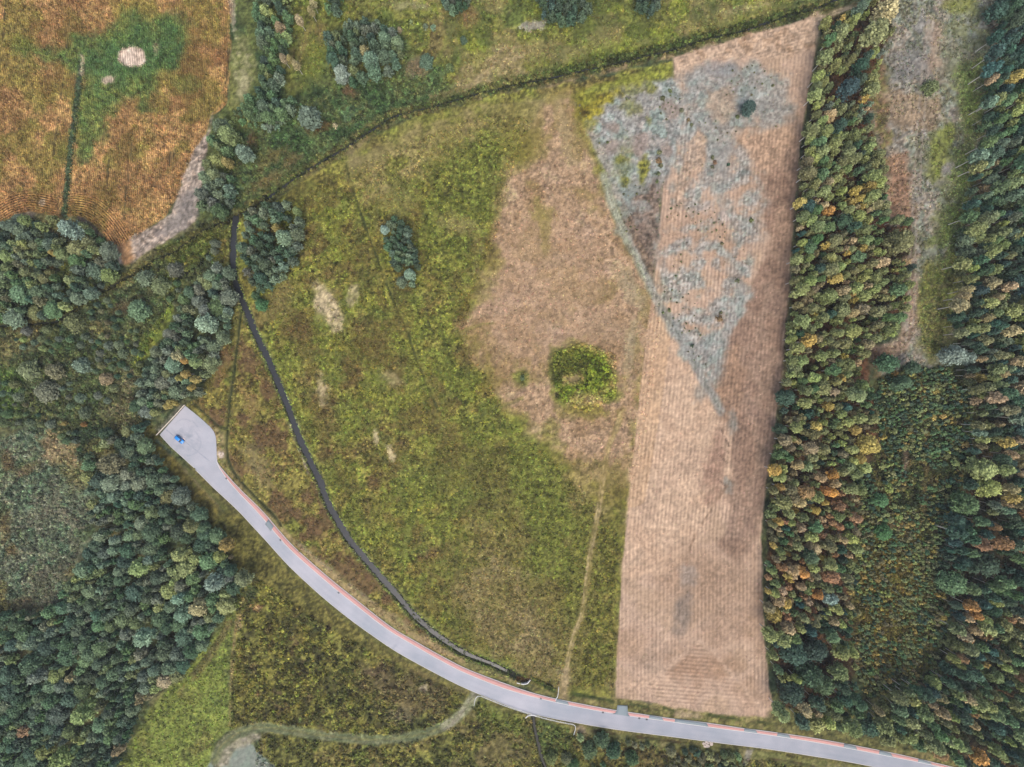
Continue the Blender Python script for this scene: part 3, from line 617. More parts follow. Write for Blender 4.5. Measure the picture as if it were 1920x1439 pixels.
area([(140, 690), (230, 600), (300, 545), (330, 540), (300, 590), (250, 680), (190, 750), (140, 770)], [(84, 98, 60), (100, 110, 62), (74, 90, 58)], soft=16, warp=16, a=0.5, cs=16, sp=0.5)
area([(0, 690), (40, 690), (48, 740), (30, 770), (0, 770)], [(98, 122, 58), (84, 108, 52)], soft=10, warp=10, a=0.8, cs=8, sp=0.5)
area([(290, 470), (395, 425), (432, 420), (434, 500), (415, 505), (398, 478), (360, 500), (320, 545), (300, 540), (330, 500)], [(106, 112, 50), (92, 104, 46), (118, 116, 54)], soft=6, warp=6, a=0.85, cs=12, sp=0.45)
area([(405, 440), (434, 440), (440, 520), (455, 570), (446, 620), (430, 660), (425, 600), (432, 540)], [(124, 116, 58), (108, 108, 52), (136, 122, 66)], soft=5, warp=5, a=0.9, cs=12, sp=0.4)
area([(240, 810), (290, 795), (310, 850), (340, 890), (300, 880), (262, 830)], [(132, 122, 58), (116, 106, 52)], soft=8, warp=8, a=0.8, sp=0.5, cs=10)
area([(292, 806), (340, 758), (346, 764), (300, 812)], [(112, 112, 96), (128, 124, 110), (96, 100, 80)], soft=3, warp=1.5, a=0.9, cs=6)
stroke([(294, 827), (318, 848)], 3, [(70, 84, 66), (92, 104, 86)], 1.5, 0.9, depth=0.25)

# --- stubble and heath
area(STUBBLE, [(178, 148, 122), (186, 156, 132), (194, 165, 141), (182, 154, 128)], soft=1.8, warp=1.2, cs=60, sp=0.13, zone='stubble_field')
area([(1400, 560), (1440, 470), (1478, 380), (1486, 420), (1474, 600), (1452, 800), (1430, 950), (1420, 1010), (1385, 1060), (1340, 1020), (1372, 960), (1366, 930), (1352, 800), (1330, 730), (1352, 660)], [(140, 114, 96), (150, 122, 103), (158, 132, 112), (146, 120, 103)], soft=6, warp=6, cs=36, sp=0.2, a=1)
area([(1218, 596), (1242, 585), (1300, 692), (1346, 772), (1372, 806), (1372, 900), (1330, 970), (1292, 1050), (1230, 1080), (1168, 1080), (1180, 900), (1200, 740)], [(196, 164, 136), (202, 172, 144), (192, 162, 136)], soft=5, warp=5, cs=40, sp=0.18, a=.9)
area([(1405, 260), (1500, 250), (1492, 370), (1482, 480), (1440, 470), (1432, 380), (1424, 330)], [(150, 122, 102), (162, 134, 112), (140, 112, 94)], soft=10, warp=8, cs=30, a=0.9, sp=0.25)
area([(1390, 245), (1470, 240), (1495, 250), (1440, 330), (1400, 300), (1380, 260)], [(184, 152, 124)], soft=8, warp=6, a=0.7)
blob(1340, 880, 18, 60, 8, [(140, 108, 92), (152, 122, 102)], 0.5, 0.7)
area([(1330, 690), (1380, 640), (1400, 700), (1380, 800), (1350, 780)], [(158, 126, 100), (140, 112, 92)], soft=10, warp=8, a=0.7)
blob(1290, 1090, 50, 60, 0, [(168, 138, 112), (178, 148, 122)], 0.7, 0.7); blob(1340, 1100, 60, 90, 0, [(164, 136, 112), (152, 126, 104)], 0.7, 0.6)
blob(1280, 1150, 14, 34, 10, [(118, 108, 100), (132, 118, 106)], 0.6, 0.75); blob(1290, 1080, 14, 20, 0, [(150, 138, 128)], 0.6, 0.6)
blob(1230, 1235, 40, 20, -15, [(146, 126, 108)], 0.7, 0.45); blob(1320, 1250, 60, 26, 0, [(150, 116, 90)], 0.6, 0.5)
blob(1205, 1285, 50, 16, 0, [(200, 168, 142)], 0.7, 0.6); blob(1250, 1325, 40, 7, 8, [(190, 160, 132)], 0.6, 0.7); blob(1270, 1336, 10, 6, 0, [(204, 184, 166)], 0.5, 0.8)
area([(1262, 108), (1300, 97), (1400, 66), (1480, 46), (1535, 24), (1528, 90), (1470, 112), (1400, 108), (1330, 114), (1286, 128), (1280, 175), (1266, 180)], [(186, 158, 132), (196, 168, 142), (172, 142, 114)], soft=6, warp=5, cs=16, sp=0.25)
HC = [(136, 146, 138), (148, 155, 149), (157, 155, 149), (142, 141, 135), (163, 155, 146), (140, 151, 143)]
area(HEATH_W, HC, soft=6, warp=4, cs=26, sp=0.3, zone='heath')
area(HEATH_E, HC, soft=12, warp=12, cs=20, sp=0.4, thr=0.5, tscale=22, tsoft=.26, a=0.8)
area([(1275, 140), (1330, 120), (1420, 120), (1480, 155), (1480, 215), (1420, 232), (1385, 238), (1360, 300), (1320, 320), (1290, 220)], HC, soft=12, warp=10, cs=22, sp=0.3, a=0.8, zone='heath')
area([(1340, 290), (1390, 270), (1424, 330), (1430, 400), (1410, 480), (1396, 560), (1360, 630), (1334, 716), (1300, 690), (1340, 600), (1360, 500), (1372, 420)], HC, soft=14, warp=14, cs=20, sp=0.4, a=0.7, thr=.42, tscale=20, tsoft=.26)
area([(1250, 180), (1280, 180), (1330, 260), (1370, 330), (1360, 380), (1300, 320), (1265, 260)], HC, soft=10, warp=12, a=0.7, cs=16, thr=.4, tscale=18, tsoft=.26, sp=.4)
area([(1300, 690), (1262, 640), (1230, 575), (1250, 575), (1300, 640), (1352, 610), (1384, 520), (1410, 540), (1380, 610), (1345, 690), (1334, 722)], HC, soft=8, warp=8, a=0.8, cs=16)
area([(1262, 340), (1310, 240), (1328, 270), (1320, 320), (1290, 330), (1280, 400), (1262, 420)], [(190, 160, 134), (182, 150, 122)], soft=5, warp=5, a=0.7, cs=12)
area([(1320, 165), (1375, 165), (1380, 215), (1350, 232), (1330, 200)], [(180, 158, 134), (166, 144, 122)], soft=8, warp=8, a=0.7, cs=12)
area([(1150, 430), (1180, 380), (1200, 350), (1240, 335), (1236, 420), (1224, 540), (1200, 490)], [(118, 100, 88), (128, 110, 96), (106, 90, 78), (134, 118, 104)], soft=7, warp=8, a=.95, cs=14, sp=0.4)
area([(1150, 425), (1185, 372), (1210, 345), (1240, 335), (1215, 400), (1190, 440), (1170, 450)], HC, soft=10, warp=10, a=.7, cs=14, thr=.45, tscale=18, tsoft=.2)
area([(1175, 340), (1215, 350), (1200, 400), (1165, 410)], [(138, 146, 138)], soft=8, warp=8, a=0.6, thr=0.5)
for b_ in ((1206, 318, 9, 26, 6, 0.9), (1172, 340, 10, 9, 0, 0.8), (1164, 298, 12, 8, 0, 0.7), (1220, 166, 10, 12, 0, 0.7), (1170, 300, 20, 40, 0, 0.3), (1180, 200, 20, 14, 0, 0.5), (1180, 170, 26, 8, 0, 0.6), (1120, 320, 8, 8, 0, 0.6), (1130, 322, 5, 16, -20, 0.6), (1105, 232, 14, 12, 0, 0.6), (1216, 226, 6, 9, 0, 0.5)):
    blob(*b_[:5], [(116, 118, 52), (132, 128, 50), (98, 104, 52)], 0.5, b_[5], cs=8, sp=0.5)
for b_ in ((1200, 270, 16, 22, 0), (1258, 205, 17, 15, 0), (1145, 275, 14, 12, 0), (1150, 240, 14, 10, 0), (1250, 280, 10, 14, 0)):
    blob(*b_[:5], [(148, 130, 118), (158, 142, 132)], 0.5, 0.8, cs=8)
stroke(smooth([(1132, 330), (1146, 380), (1164, 425), (1186, 468), (1204, 505), (1226, 552), (1248, 590), (1272, 630), (1296, 672), (1318, 712), (1340, 748), (1352, 772)]), 8, [(140, 142, 136), (152, 150, 144), (132, 138, 130)], 4, 0.8, cs=16)
for k in (-3, 3):
    stroke(smooth([(1134 + k, 330), (1148 + k, 380), (1166 + k, 425), (1188 + k, 468), (1206 + k, 505), (1226 + k, 548)]), 1.3, [(172, 174, 166)], 1.0, 0.7)
stroke(smooth([(1226, 552), (1272, 630), (1318, 712), (1350, 768)]), 1.6, [(116, 116, 104)], 1.4, 0.6, brk=0.35)
blob(1324, 388, 13, 10, 0, [(184, 170, 160)], 0.4, 0.6); blob(1357, 405, 7, 16, -20, [(192, 172, 158)], 0.5, 0.7); blob(1338, 378, 3, 12, 20, [(186, 172, 158)], 0.5, 0.7)
blob(1360, 300, 16, 36, 0, [(150, 146, 140)], 0.6, 0.5); blob(1350, 130, 30, 14, 0, [(138, 136, 136)], 0.6, 0.6)
for b_ in ((1372, 790, 8, 22, 0), (1378, 800, 6, 10, 0), (1366, 912, 9, 12, 0), (1312, 740, 12, 16, 30), (1360, 900, 4, 8, 0)):
    blob(*b_[:5], [(134, 134, 124), (146, 140, 130)], 0.6, 0.7)
for p in ([(1352, 806), (1366, 836)], [(1328, 880), (1360, 912)], [(1345, 850), (1362, 868)], [(1352, 838), (1366, 850)]):
    stroke(p, 1.2, [(96, 78, 68)], 1.2, 0.7)
stroke(smooth([(1362, 912), (1330, 960), (1300, 1010), (1285, 1060)]), 2, [(142, 114, 92)], 2, 0.75, brk=0.2)
stroke(smooth([(1352, 772), (1374, 806), (1372, 860), (1364, 912)]), 1.6, [(128, 106, 90)], 1.8, .6, brk=.3)
for p in ([(1312, 1200), (1206, 1288)], [(1316, 1200), (1424, 1322)]):
    stroke(smooth(p), 4, [(204, 176, 152)], 5, .45, warp=4, brk=.3)
for b_ in ((1094, 196, 12, 26, 0), (1115, 188, 18, 20, 10), (1105, 210, 22, 11, 0), (1135, 182, 26, 12, -15)):
    blob(*b_[:5], [(136, 128, 44), (148, 138, 48), (112, 106, 44)], 0.5, 0.9, cs=8, sp=0.5)
blob(1094, 212, 8, 10, 10, [(66, 54, 34)], 0.5, 0.6); blob(1110, 181, 18, 6, -10, [(80, 64, 36)], 0.5, 0.6)
area([(1078, 178), (1130, 158), (1200, 138), (1262, 120), (1262, 142), (1200, 158), (1140, 178), (1096, 196)], [(124, 128, 50), (138, 138, 54), (110, 108, 48)], soft=7, warp=7, cs=12, a=0.85, sp=0.45)
# stubble rows
i = near(bbox(STUBBLE), 2); x, y = PX[i], PY[i]
tri = sdist([(1312, 1200), (1206, 1288), (1240, 1318), (1390, 1334), (1424, 1320)], x + (fbm(x, y, 14, 4) - .5) * 12, y) > 0
lean = (y - 600) * 0.098
top = sdist([(1262, 108), (1400, 66), (1535, 24), (1520, 96), (1420, 116), (1330, 118), (1280, 130)], x, y) > 0
ROW[i] = np.where(tri, (y - x * 0.08) / 7.2, np.where(top, (y + x * 0.28) / 6.5, (x + np.where(y < 600, lean * 0.9, lean) - np.maximum(0, y - 1000) * 0.098) / 7.1))
ROWA[i] = 0.17 * (ZON[i] == ZONES.index('stubble_field')) * (0.35 + 0.65 * fbm(x, y, 60, 33)) * np.where(top, 0.6, 1)
# soft shade of the tree strip, painted brown along the field edge
stroke(smooth([(1531, 60), (1525, 120), (1505, 230), (1490, 370), (1480, 500), (1470, 640), (1452, 800), (1436, 900), (1427, 1000)]), 4, [(150, 122, 102), (160, 132, 110)], 4, 0.3, brk=0.3)
# --- verge between stubble and road
area([(985, 1280), (1050, 1304), (1153, 1309), (1215, 1317), (1290, 1333), (1390, 1344), (1452, 1347), (1560, 1345), (1700, 1380), (1800, 1420), (1900, 1460), (1783, 1438), (1606, 1399), (1440, 1372), (1326, 1356), (1193, 1338), (1093, 1321), (1003, 1301)], [(116, 108, 62), (104, 104, 54), (130, 118, 74), (122, 118, 66)], soft=3, warp=3, cs=16, sp=0.4, zone='verge')
for p in ([(1074, 1300), (1100, 1305), (1150, 1316)], [(1184, 1321), (1214, 1326)], [(1246, 1328), (1262, 1333)], [(1330, 1341), (1388, 1350)], [(1420, 1354), (1452, 1358)], [(995, 1274), (1015, 1283), (1040, 1296)]):
    stroke(p, 2.8, [(58, 70, 34), (72, 78, 38)], 1.6, 0.9, cs=6, depth=0.25)
area([(1048, 1250), (1072, 1250), (1064, 1310), (1046, 1312)], [(152, 128, 96), (166, 142, 112)], soft=5, warp=4, a=0.7)
blob(1290, 1340, 26, 7, 5, [(176, 152, 124)], 0.5, 0.7)

# --- woodland floors and clearing
area(STRIP, [(66, 54, 40), (84, 64, 46), (104, 74, 52), (74, 66, 44)], soft=5, warp=5, cs=26, sp=0.5, zone='woodland_floor')
area(EASTWOOD, [(52, 56, 42), (66, 62, 44), (84, 66, 48), (48, 58, 46)], soft=5, warp=5, cs=26, sp=0.5, zone='woodland_floor')
area([(1440, 1330), (1620, 1330), (1700, 1370), (1800, 1420), (1700, 1410), (1560, 1385), (1440, 1365)], [(92, 92, 50), (104, 100, 56), (80, 84, 46)], soft=6, warp=6, cs=14, zone='verge', sp=0.45)
area(CLEARING, [(132, 124, 110), (140, 138, 130), (150, 138, 122), (128, 134, 122), (118, 116, 92), (148, 146, 138)], soft=6, warp=7, cs=36, sp=0.38, zone='heath')
area([(1655, 300), (1700, 280), (1712, 380), (1708, 412), (1668, 412)], [(142, 110, 88), (156, 126, 102)], soft=12, warp=10, a=0.9, cs=14, sp=0.35)
area([(1632, 120), (1660, 130), (1668, 260), (1662, 320), (1640, 240), (1628, 180)], [(126, 96, 74), (112, 108, 60), (138, 110, 86)], soft=8, warp=8, a=0.85, cs=14, sp=0.4)
area([(1660, 170), (1770, 180), (1760, 240), (1700, 240), (1660, 230)], [(160, 138, 112), (148, 128, 106)], soft=10, warp=10, a=0.8, cs=14, sp=0.35)
area([(1735, 40), (1770, 40), (1762, 150), (1740, 150)], [(166, 142, 122)], soft=8, warp=8, a=0.7, thr=0.4)
area([(1700, 80), (1740, 20), (1735, 150), (1670, 150)], [(118, 118, 116), (130, 128, 126)], soft=12, warp=10, a=0.7, thr=0.4)
area([(1745, 250), (1790, 230), (1785, 300), (1745, 340), (1740, 330)], [(124, 130, 66), (116, 124, 62), (132, 136, 72)], soft=8, warp=9, a=0.85, cs=10, sp=0.45)
area([(1800, 130), (1850, 100), (1846, 240), (1820, 330), (1806, 430), (1796, 520), (1750, 520), (1735, 460), (1780, 340), (1800, 230)], [(116, 126, 76), (106, 118, 68), (128, 130, 88), (134, 138, 124)], soft=14, warp=14, a=0.75, cs=20, sp=0.4)
area([(1722, 500), (1800, 480), (1792, 590), (1778, 650), (1752, 680), (1722, 650), (1714, 580)], [(108, 114, 62), (120, 124, 66), (116, 110, 70), (100, 110, 60)], soft=10, warp=10, a=0.9, cs=16, sp=0.42)
area([(1790, 0), (1860, 0), (1860, 80), (1800, 100), (1770, 60)], [(134, 142, 132), (124, 128, 90), (142, 148, 144)], soft=12, warp=12, a=0.8, cs=18)
blob(1800, 10, 30, 16, 0, [(128, 132, 64)], 0.6, 0.7); blob(1790, 120, 26, 40, 0, [(124, 130, 98)], 0.7, 0.6); blob(1810, 300, 8, 8, 0, [(96, 116, 54)], 0.5, 0.5)
area([(1694, 480), (1716, 470), (1720, 600), (1700, 660), (1640, 690), (1624, 655), (1680, 640), (1698, 600)], [(160, 138, 118), (146, 124, 104), (168, 150, 132)], soft=6, warp=6, a=0.9, cs=12, sp=0.35)
area([(1846, 300), (1852, 330), (1834, 350), (1820, 440), (1808, 470), (1806, 420), (1820, 340)], [(126, 98, 78), (140, 112, 92)], soft=6, warp=6, a=0.8)
area([(1792, 120), (1850, 110), (1846, 240), (1828, 320), (1812, 420), (1800, 520), (1752, 520), (1764, 440), (1786, 330), (1796, 220)], [(116, 130, 74), (104, 122, 66), (126, 132, 84)], soft=9, warp=12, a=.7, cs=14, sp=.45, thr=.36, tscale=40)
blob(1776, 315, 10, 12, 30, [(150, 146, 144)], 0.5, 0.8)
for k in (0, 11):
    stroke(smooth([(1742 + k, 10), (1732 + k, 100), (1724 + k, 180), (1716 + k, 290), (1712 + k, 380), (1706 + k, 460), (1704 + k, 560), (1698 + k, 640)]), 2, [(166, 158, 148), (156, 142, 126)], 1.6, 0.75, brk=0.15)
stroke(smooth([(1727, 190), (1721, 300)]), 1.2, [(96, 84, 72)], 1.2, 0.5)
area(THICKET, [(50, 58, 38), (64, 70, 42), (78, 78, 46), (88, 80, 52)], soft=5, warp=5, cs=18, sp=0.6, zone='woodland_floor')
area([(1600, 1010), (1720, 1000), (1740, 1120), (1720, 1260), (1620, 1280), (1600, 1150)], [(108, 92, 44), (92, 84, 42), (120, 100, 50)], soft=14, warp=12, a=0.7, cs=10, sp=0.6)
stroke(smooth([(1726, 690), (1732, 780), (1738, 850), (1732, 920), (1726, 990)]), 4, [(124, 106, 72), (108, 96, 62)], 3, 0.7, brk=0.25)
stroke(smooth([(1694, 790), (1698, 850), (1692, 900)]), 5, [(132, 118, 106), (110, 92, 78)], 3, 0.8, brk=0.25)
blob(1680, 985, 22, 7, 0, [(140, 112, 84)], 0.5, 0.7); blob(1648, 675, 16, 26, 0, [(150, 118, 94)], 0.6, 0.8); blob(1595, 1245, 16, 20, 20, [(92, 76, 58)], 0.6, 0.9)
for b_ in ((1620, 200, 16, 30, 0), (1640, 110, 12, 18, 0), (1550, 360, 18, 8, 30), (1560, 610, 30, 10, 0), (1640, 420, 20, 10, 0), (1620, 690, 10, 20, 0), (1640, 520, 20, 10, 30), (1470, 1080, 12, 40, 0), (1460, 1180, 10, 30, 0)):
    blob(*b_[:5], [(124, 84, 60), (110, 76, 56)], 0.6, 0.8)
# sandy track at the top
TRACK_T = smooth([(1534, 34), (1550, 30), (1573, 20), (1605, 10), (1650, -6), (1700, -24)])
stroke(TRACK_T, 6, [(150, 134, 98), (132, 118, 78)], 3, 0.85)
for k in (-2, 2.4):
    stroke(TRACK_T + np.array([0, k]), 1.4, [(194, 172, 140)], 1.1, 0.85)
blob(1530, 45, 10, 24, 8, [(206, 178, 150)], 0.5, 0.6)

# --- water courses: dig the channels
stroke(CANAL, 10, [(98, 104, 56), (116, 116, 66), (130, 126, 84)], 3.5, 0.75, cs=12, warp=2)
stroke(CANAL[:-20], 7.6, [(150, 150, 136), (124, 126, 98), (104, 112, 66), (168, 162, 148)], 1.8, 0.75, cs=9, warp=0.8)
stroke(CANAL, 6.6, [(50, 52, 44), (60, 60, 48)], 1.8, 1, depth=1.3, dsoft=2.4, excl=True, warp=1.6)
stroke(smooth([(460, 586), (463, 596), (476, 620)]), 2.6, [(196, 178, 152)], 2, 0.9)
stroke(smooth([(543, 795), (553, 826), (570, 868), (583, 898)]), 1.8, [(176, 158, 136)], 1.4, 0.9, brk=0.3)
stroke(smooth([(806, 1190), (860, 1226), (910, 1248)]), 3.4, [(64, 78, 40), (84, 88, 46)], 2.5, 0.7, brk=0.35, sp=0.6)
stroke(STREAM, 3.2, [(48, 56, 40), (60, 66, 44)], 1.8, 0.95, depth=0.9, dsoft=2.4, warp=1.6, sp=0.5, cs=7)
stroke(STREAM, 0.7, None, excl=True)
stroke(DITCHW, 8, [(84, 84, 46), (100, 92, 50), (74, 80, 44)], 4, 0.8, cs=12, sp=0.5)
stroke(DITCHW, 2.6, [(34, 38, 30), (42, 46, 34)], 1.6, 1, depth=0.9, dsoft=2, warp=1.2, excl=True)
stroke(DITCHS, 5, [(128, 122, 66), (112, 110, 60), (140, 128, 80)], 3, 0.6)
stroke(DITCHS, 2.4, [(50, 56, 34), (62, 66, 40)], 1.5, 0.95, depth=0.6, dsoft=1.8, warp=0.7, excl=True)
stroke(DITCHP, 2.0, [(62, 66, 42)], 1.4, 0.95, depth=0.5, dsoft=1.6, warp=0.5, excl=True)
stroke(DITCHB, 6, [(84, 92, 52), (96, 96, 56)], 3, 0.7)
stroke(DITCHB, 3.8, [(36, 36, 30)], 1.8, 0.98, depth=1.0, dsoft=2, excl=True, warp=0.6)
stroke(DITCHN, 2.6, [(40, 44, 32)], 1.8, 0.9, depth=0.6, dsoft=2)
stroke(smooth([(972, 1275), (984, 1277), (991, 1274)]), 5, [(84, 58, 36), (70, 52, 34)], 2, 0.9)

# --- relief: tussocks, and level ground under the paving
ROUGH = np.array([1, .3, .7, .12, .25, .8, .7, .9, .1, .5], np.float32)[ZON]
ROUGH[(sdist(DRY, PX, PY) > 0)] = .3
HGT += ROUGH * ((fbm(PX, PY, 7, 40, 2) - 0.5) * 0.4 + (fbm(PX, PY, 4.0, 44, 1) - 0.5) * 0.3)
i = near(bbox(ROAD_ALL), 6); dr = sdist(ROAD_ALL, PX[i], PY[i]); k = sstep(-4, -0.5, dr)
HGT[i] = HGT[i] * (1 - k) + k * -0.12
EXCL[i[dr > -2]] = True
i = near(bbox(SEEDED), 2); HGT[i] *= np.where(sdist(SEEDED, PX[i], PY[i]) > 0, 0.3, 1)
edge = np.minimum(np.minimum(XX.ravel() - GX[0], GX[-1] - XX.ravel()), np.minimum(YY.ravel() - GY[0], GY[-1] - YY.ravel()))
HGT *= np.clip(edge / 8, 0, 1)
SATZ = np.array([.93, .92, .88, .94, 1.0, .98, .87, .87, 1, .9], np.float32)[ZON][:, None]; GRY = COL @ np.array([.3, .6, .1], np.float32)
COL = (GRY[:, None] + (COL - GRY[:, None]) * SATZ) * np.array([1, 1.06, 1.05, 1.02, 1.02, 1, 1.04, 1.06, 1, 1.02], np.float32)[ZON][:, None]
COL[ZON == 1] *= (1.03, 1.0, .97)
GM_ = np.isin(ZON, (2, 6, 7)) & (COL[:, 0] < COL[:, 1] * 1.16)
COL[GM_] *= (.99, 1.01, .96)
COL[sdist(DRY, PX, PY) > -20] *= (1.0, .985, .945)
ALB = (lin(np.clip(COL, 3, 250)) / KEXP).astype(np.float32)

GM = {'scrubland': ground_mat('scrub_ground', 0.6), 'corn_field': ground_mat('corn_ground', 0.42, 2.2, 5.0, 0.3, True), 'meadow': ground_mat('meadow_ground', 0.5, 1.6, 4.4),
      'stubble_field': ground_mat('stubble_ground', 0.16, 2.4, 5.0, 0.25, True), 'heath': ground_mat('heath_ground', 0.34, 2.0, 5.0, 0.25), 'woodland_floor': ground_mat('leaf_litter', 0.6),
      'grassland': ground_mat('grass_ground', 0.55), 'fallow_field': ground_mat('fallow_ground', 0.7), 'seeded_field': ground_mat('seeded_ground', 0.16), 'verge': ground_mat('verge_ground', 0.4)}
ZL = {'scrubland': 'rough wet scrubland with olive and dark green ground', 'corn_field': 'brown and green corn field with fine rows', 'meadow': 'large meadow, green to the left and dry pinkish to the right',
      'stubble_field': 'long pale harvested stubble field with row lines', 'heath': 'grey bluish heath and bare sandy clearing', 'woodland_floor': 'dark leaf litter under the trees',
      'grassland': 'yellow green rough grassland', 'fallow_field': 'dark olive weedy fallow field beside the road', 'seeded_field': 'smooth pale grey green field corner', 'verge': 'dry grassy verge beside the road'}
q00 = (np.arange(NY - 1)[:, None] * NX + np.arange(NX - 1)[None]).ravel()
QUADS = np.stack([q00, q00 + 1, q00 + NX + 1, q00 + NX], 1)
VCO = np.stack([XX.ravel(), YY.ravel(), HGT], 1)
zq = ZON[q00]
for z, zn in enumerate(ZONES):
    fq = QUADS[zq == z]
    if not len(fq): continue
    used, inv = np.unique(fq, return_inverse=True)
    me = mesh_np(zn, VCO[used], inv.reshape(-1, 4), 4)
    me.polygons.foreach_set('use_smooth', np.ones(len(me.polygons), bool))
    attr_col(me, 'ground_colour', ALB[used])
    attr_f(me, 'row', ROW[used]); attr_f(me, 'row_strength', ROWA[used])
    tag(link(zn, me, GM[zn]), ZL[zn], None, None, 'structure')

# country beyond the frame, out to the horizon
X0, X1, Y0, Y1 = GX[0], GX[-1], GY[0], GY[-1]; B = 6000.0
gv = [(X0, Y0, 0), (X1, Y0, 0), (X1, Y1, 0), (X0, Y1, 0), (-B, -B, 0), (B, -B, 0), (B, B, 0), (-B, B, 0)]
gme = bpy.data.meshes.new('ground'); gme.from_pydata(gv, [], [(4, 5, 1, 0), (5, 6, 2, 1), (6, 7, 3, 2), (7, 4, 0, 3)]); gme.update()
attr_col(gme, 'ground_colour', np.repeat(alb((98, 100, 54))[None], 8, 0))
tag(link('ground', gme, ground_mat('far_ground', 0.8, 0.02, 0.3, 0.2)), 'green farmland beyond the fields', None, None, 'structure')

def gsample(x, y):
    """grid index under world points"""
    ix = np.clip(np.searchsorted(GX, x), 1, NX - 1); ix -= (x - GX[ix - 1] < GX[ix] - x)
    iy = np.clip(np.searchsorted(GY, y), 1, NY - 1); iy -= (y - GY[iy - 1] < GY[iy] - y)
    return iy * NX + ix

# ------------------------------------------------------------------ roads, pavements, water
def resample(pts, n):
    P = np.asarray(pts, float); d = np.r_[0, np.cumsum(np.hypot(*np.diff(P, axis=0).T))]
    t = np.linspace(0, d[-1], n)
    return np.stack([np.interp(t, d, P[:, 0]), np.interp(t, d, P[:, 1])], 1)

def between(A, B, n, m, z):
    """sheet spanned between two edges (photo pixels), n along and m across"""
    A = resample(smooth(A, 4), n); B = resample(smooth(B, 4), n)
    t = np.linspace(0, 1, m)[None, :, None]
    G = A[:, None] * (1 - t) + B[:, None] * t
    x, y = W(G[..., 0], G[..., 1])
    v = np.stack([x, y, np.full_like(x, z)], -1).reshape(-1, 3)
    q = (np.arange(n - 1)[:, None] * m + np.arange(m - 1)[None]).ravel()
    return v, np.stack([q, q + m, q + m + 1, q + 1], 1)

def face_up(v, f):
    a, b, c = v[f[:, 0]], v[f[:, 1]], v[f[:, 2]]
    nz = np.cross(b - a, c - a)[:, 2]
    f[nz < 0] = f[nz < 0][:, ::-1]
    return f

def offset(pts, d):
    P = np.asarray(pts, float); t = np.gradient(P, axis=0); t /= np.hypot(t[:, 0], t[:, 1])[:, None]
    return P + np.stack([-t[:, 1], t[:, 0]], 1) * d

def sheet_obj(name, A, B, n, m, z, mat, label, thick=0.0):
    v, f = between(A, B, n, m, z); f = face_up(v, f)
    me = mesh_np(name, v, f, 4)
    if thick:
        bm_edges(me, thick)
    o = link(name, me, mat)
    tag(o, label, None, None, 'structure')
    return o

def bm_edges(me, thick):
    import bmesh
    bm = bmesh.new(); bm.from_mesh(me)
    be = [e for e in bm.edges if e.is_boundary]
    r = bmesh.ops.extrude_edge_only(bm, edges=be)
    for g in r['geom']:
        if isinstance(g, bmesh.types.BMVert): g.co.z -= thick
    bmesh.ops.recalc_face_normals(bm, faces=bm.faces[:])
    bm.to_mesh(me); bm.free()

def paved_mat(name, c, var=0.10, stain=None, joint=0.06):
    """block paving: colour drifts in large patches, fine speckle, faint joints across the run"""
    m, nt, b = new_mat(name)
    co = N(nt, 'ShaderNodeTexCoord').outputs['Object']
    f = mathn(nt, 'ADD', mathn(nt, 'MULTIPLY', mathn(nt, 'SUBTRACT', noise(nt, co, 0.10, 4, 0.65), 0.5), 3.0 * var), mathn(nt, 'MULTIPLY', mathn(nt, 'SUBTRACT', noise(nt, co, 2.2, 3), 0.5), 2.2 * var))
    f = mathn(nt, 'ADD', f, 1.0)
    cr = N(nt, 'ShaderNodeMix', data_type='RGBA'); cr.inputs['A'].default_value = (*c, 1)
    cr.inputs['B'].default_value = (*(stain if stain is not None else [q * 0.86 for q in c]), 1)
    n3 = N(nt, 'ShaderNodeMapRange'); n3.inputs['From Min'].default_value = 0.4; n3.inputs['From Max'].default_value = 0.68
    nt.links.new(noise(nt, co, 0.055, 4, 0.6), n3.inputs['Value']); nt.links.new(n3.outputs[0], cr.inputs['Factor'])
    nt.links.new(vmul(nt, cr.outputs['Result'], f), b.inputs['Base Color'])
    b.inputs['Roughness'].default_value = 0.9
    bp = N(nt, 'ShaderNodeBump'); bp.inputs['Strength'].default_value = 0.25; bp.inputs['Distance'].default_value = 0.05
    nt.links.new(noise(nt, co, 5.0, 2), bp.inputs['Height']); nt.links.new(bp.outputs['Normal'], b.inputs['Normal'])
    return m

M_ROAD = paved_mat('grey_block_paving', alb((198, 197, 206)), 0.08, alb((178, 183, 193)))
M_PINK = paved_mat('red_block_paving', alb((224, 172, 166)), 0.07, alb((214, 164, 158)))
M_GREYPAVE = paved_mat('blue_grey_paving', alb((154, 166, 172)), 0.06)
M_TYRE = plain('tyre_marks', alb((152, 158, 168)), 0.9, 0.12, 1.2)

ROAD_O_ = sheet_obj('road', ROAD_L, ROAD_I, 420, 13, 0.04, M_ROAD, 'pale grey block paved road curving along the meadow')
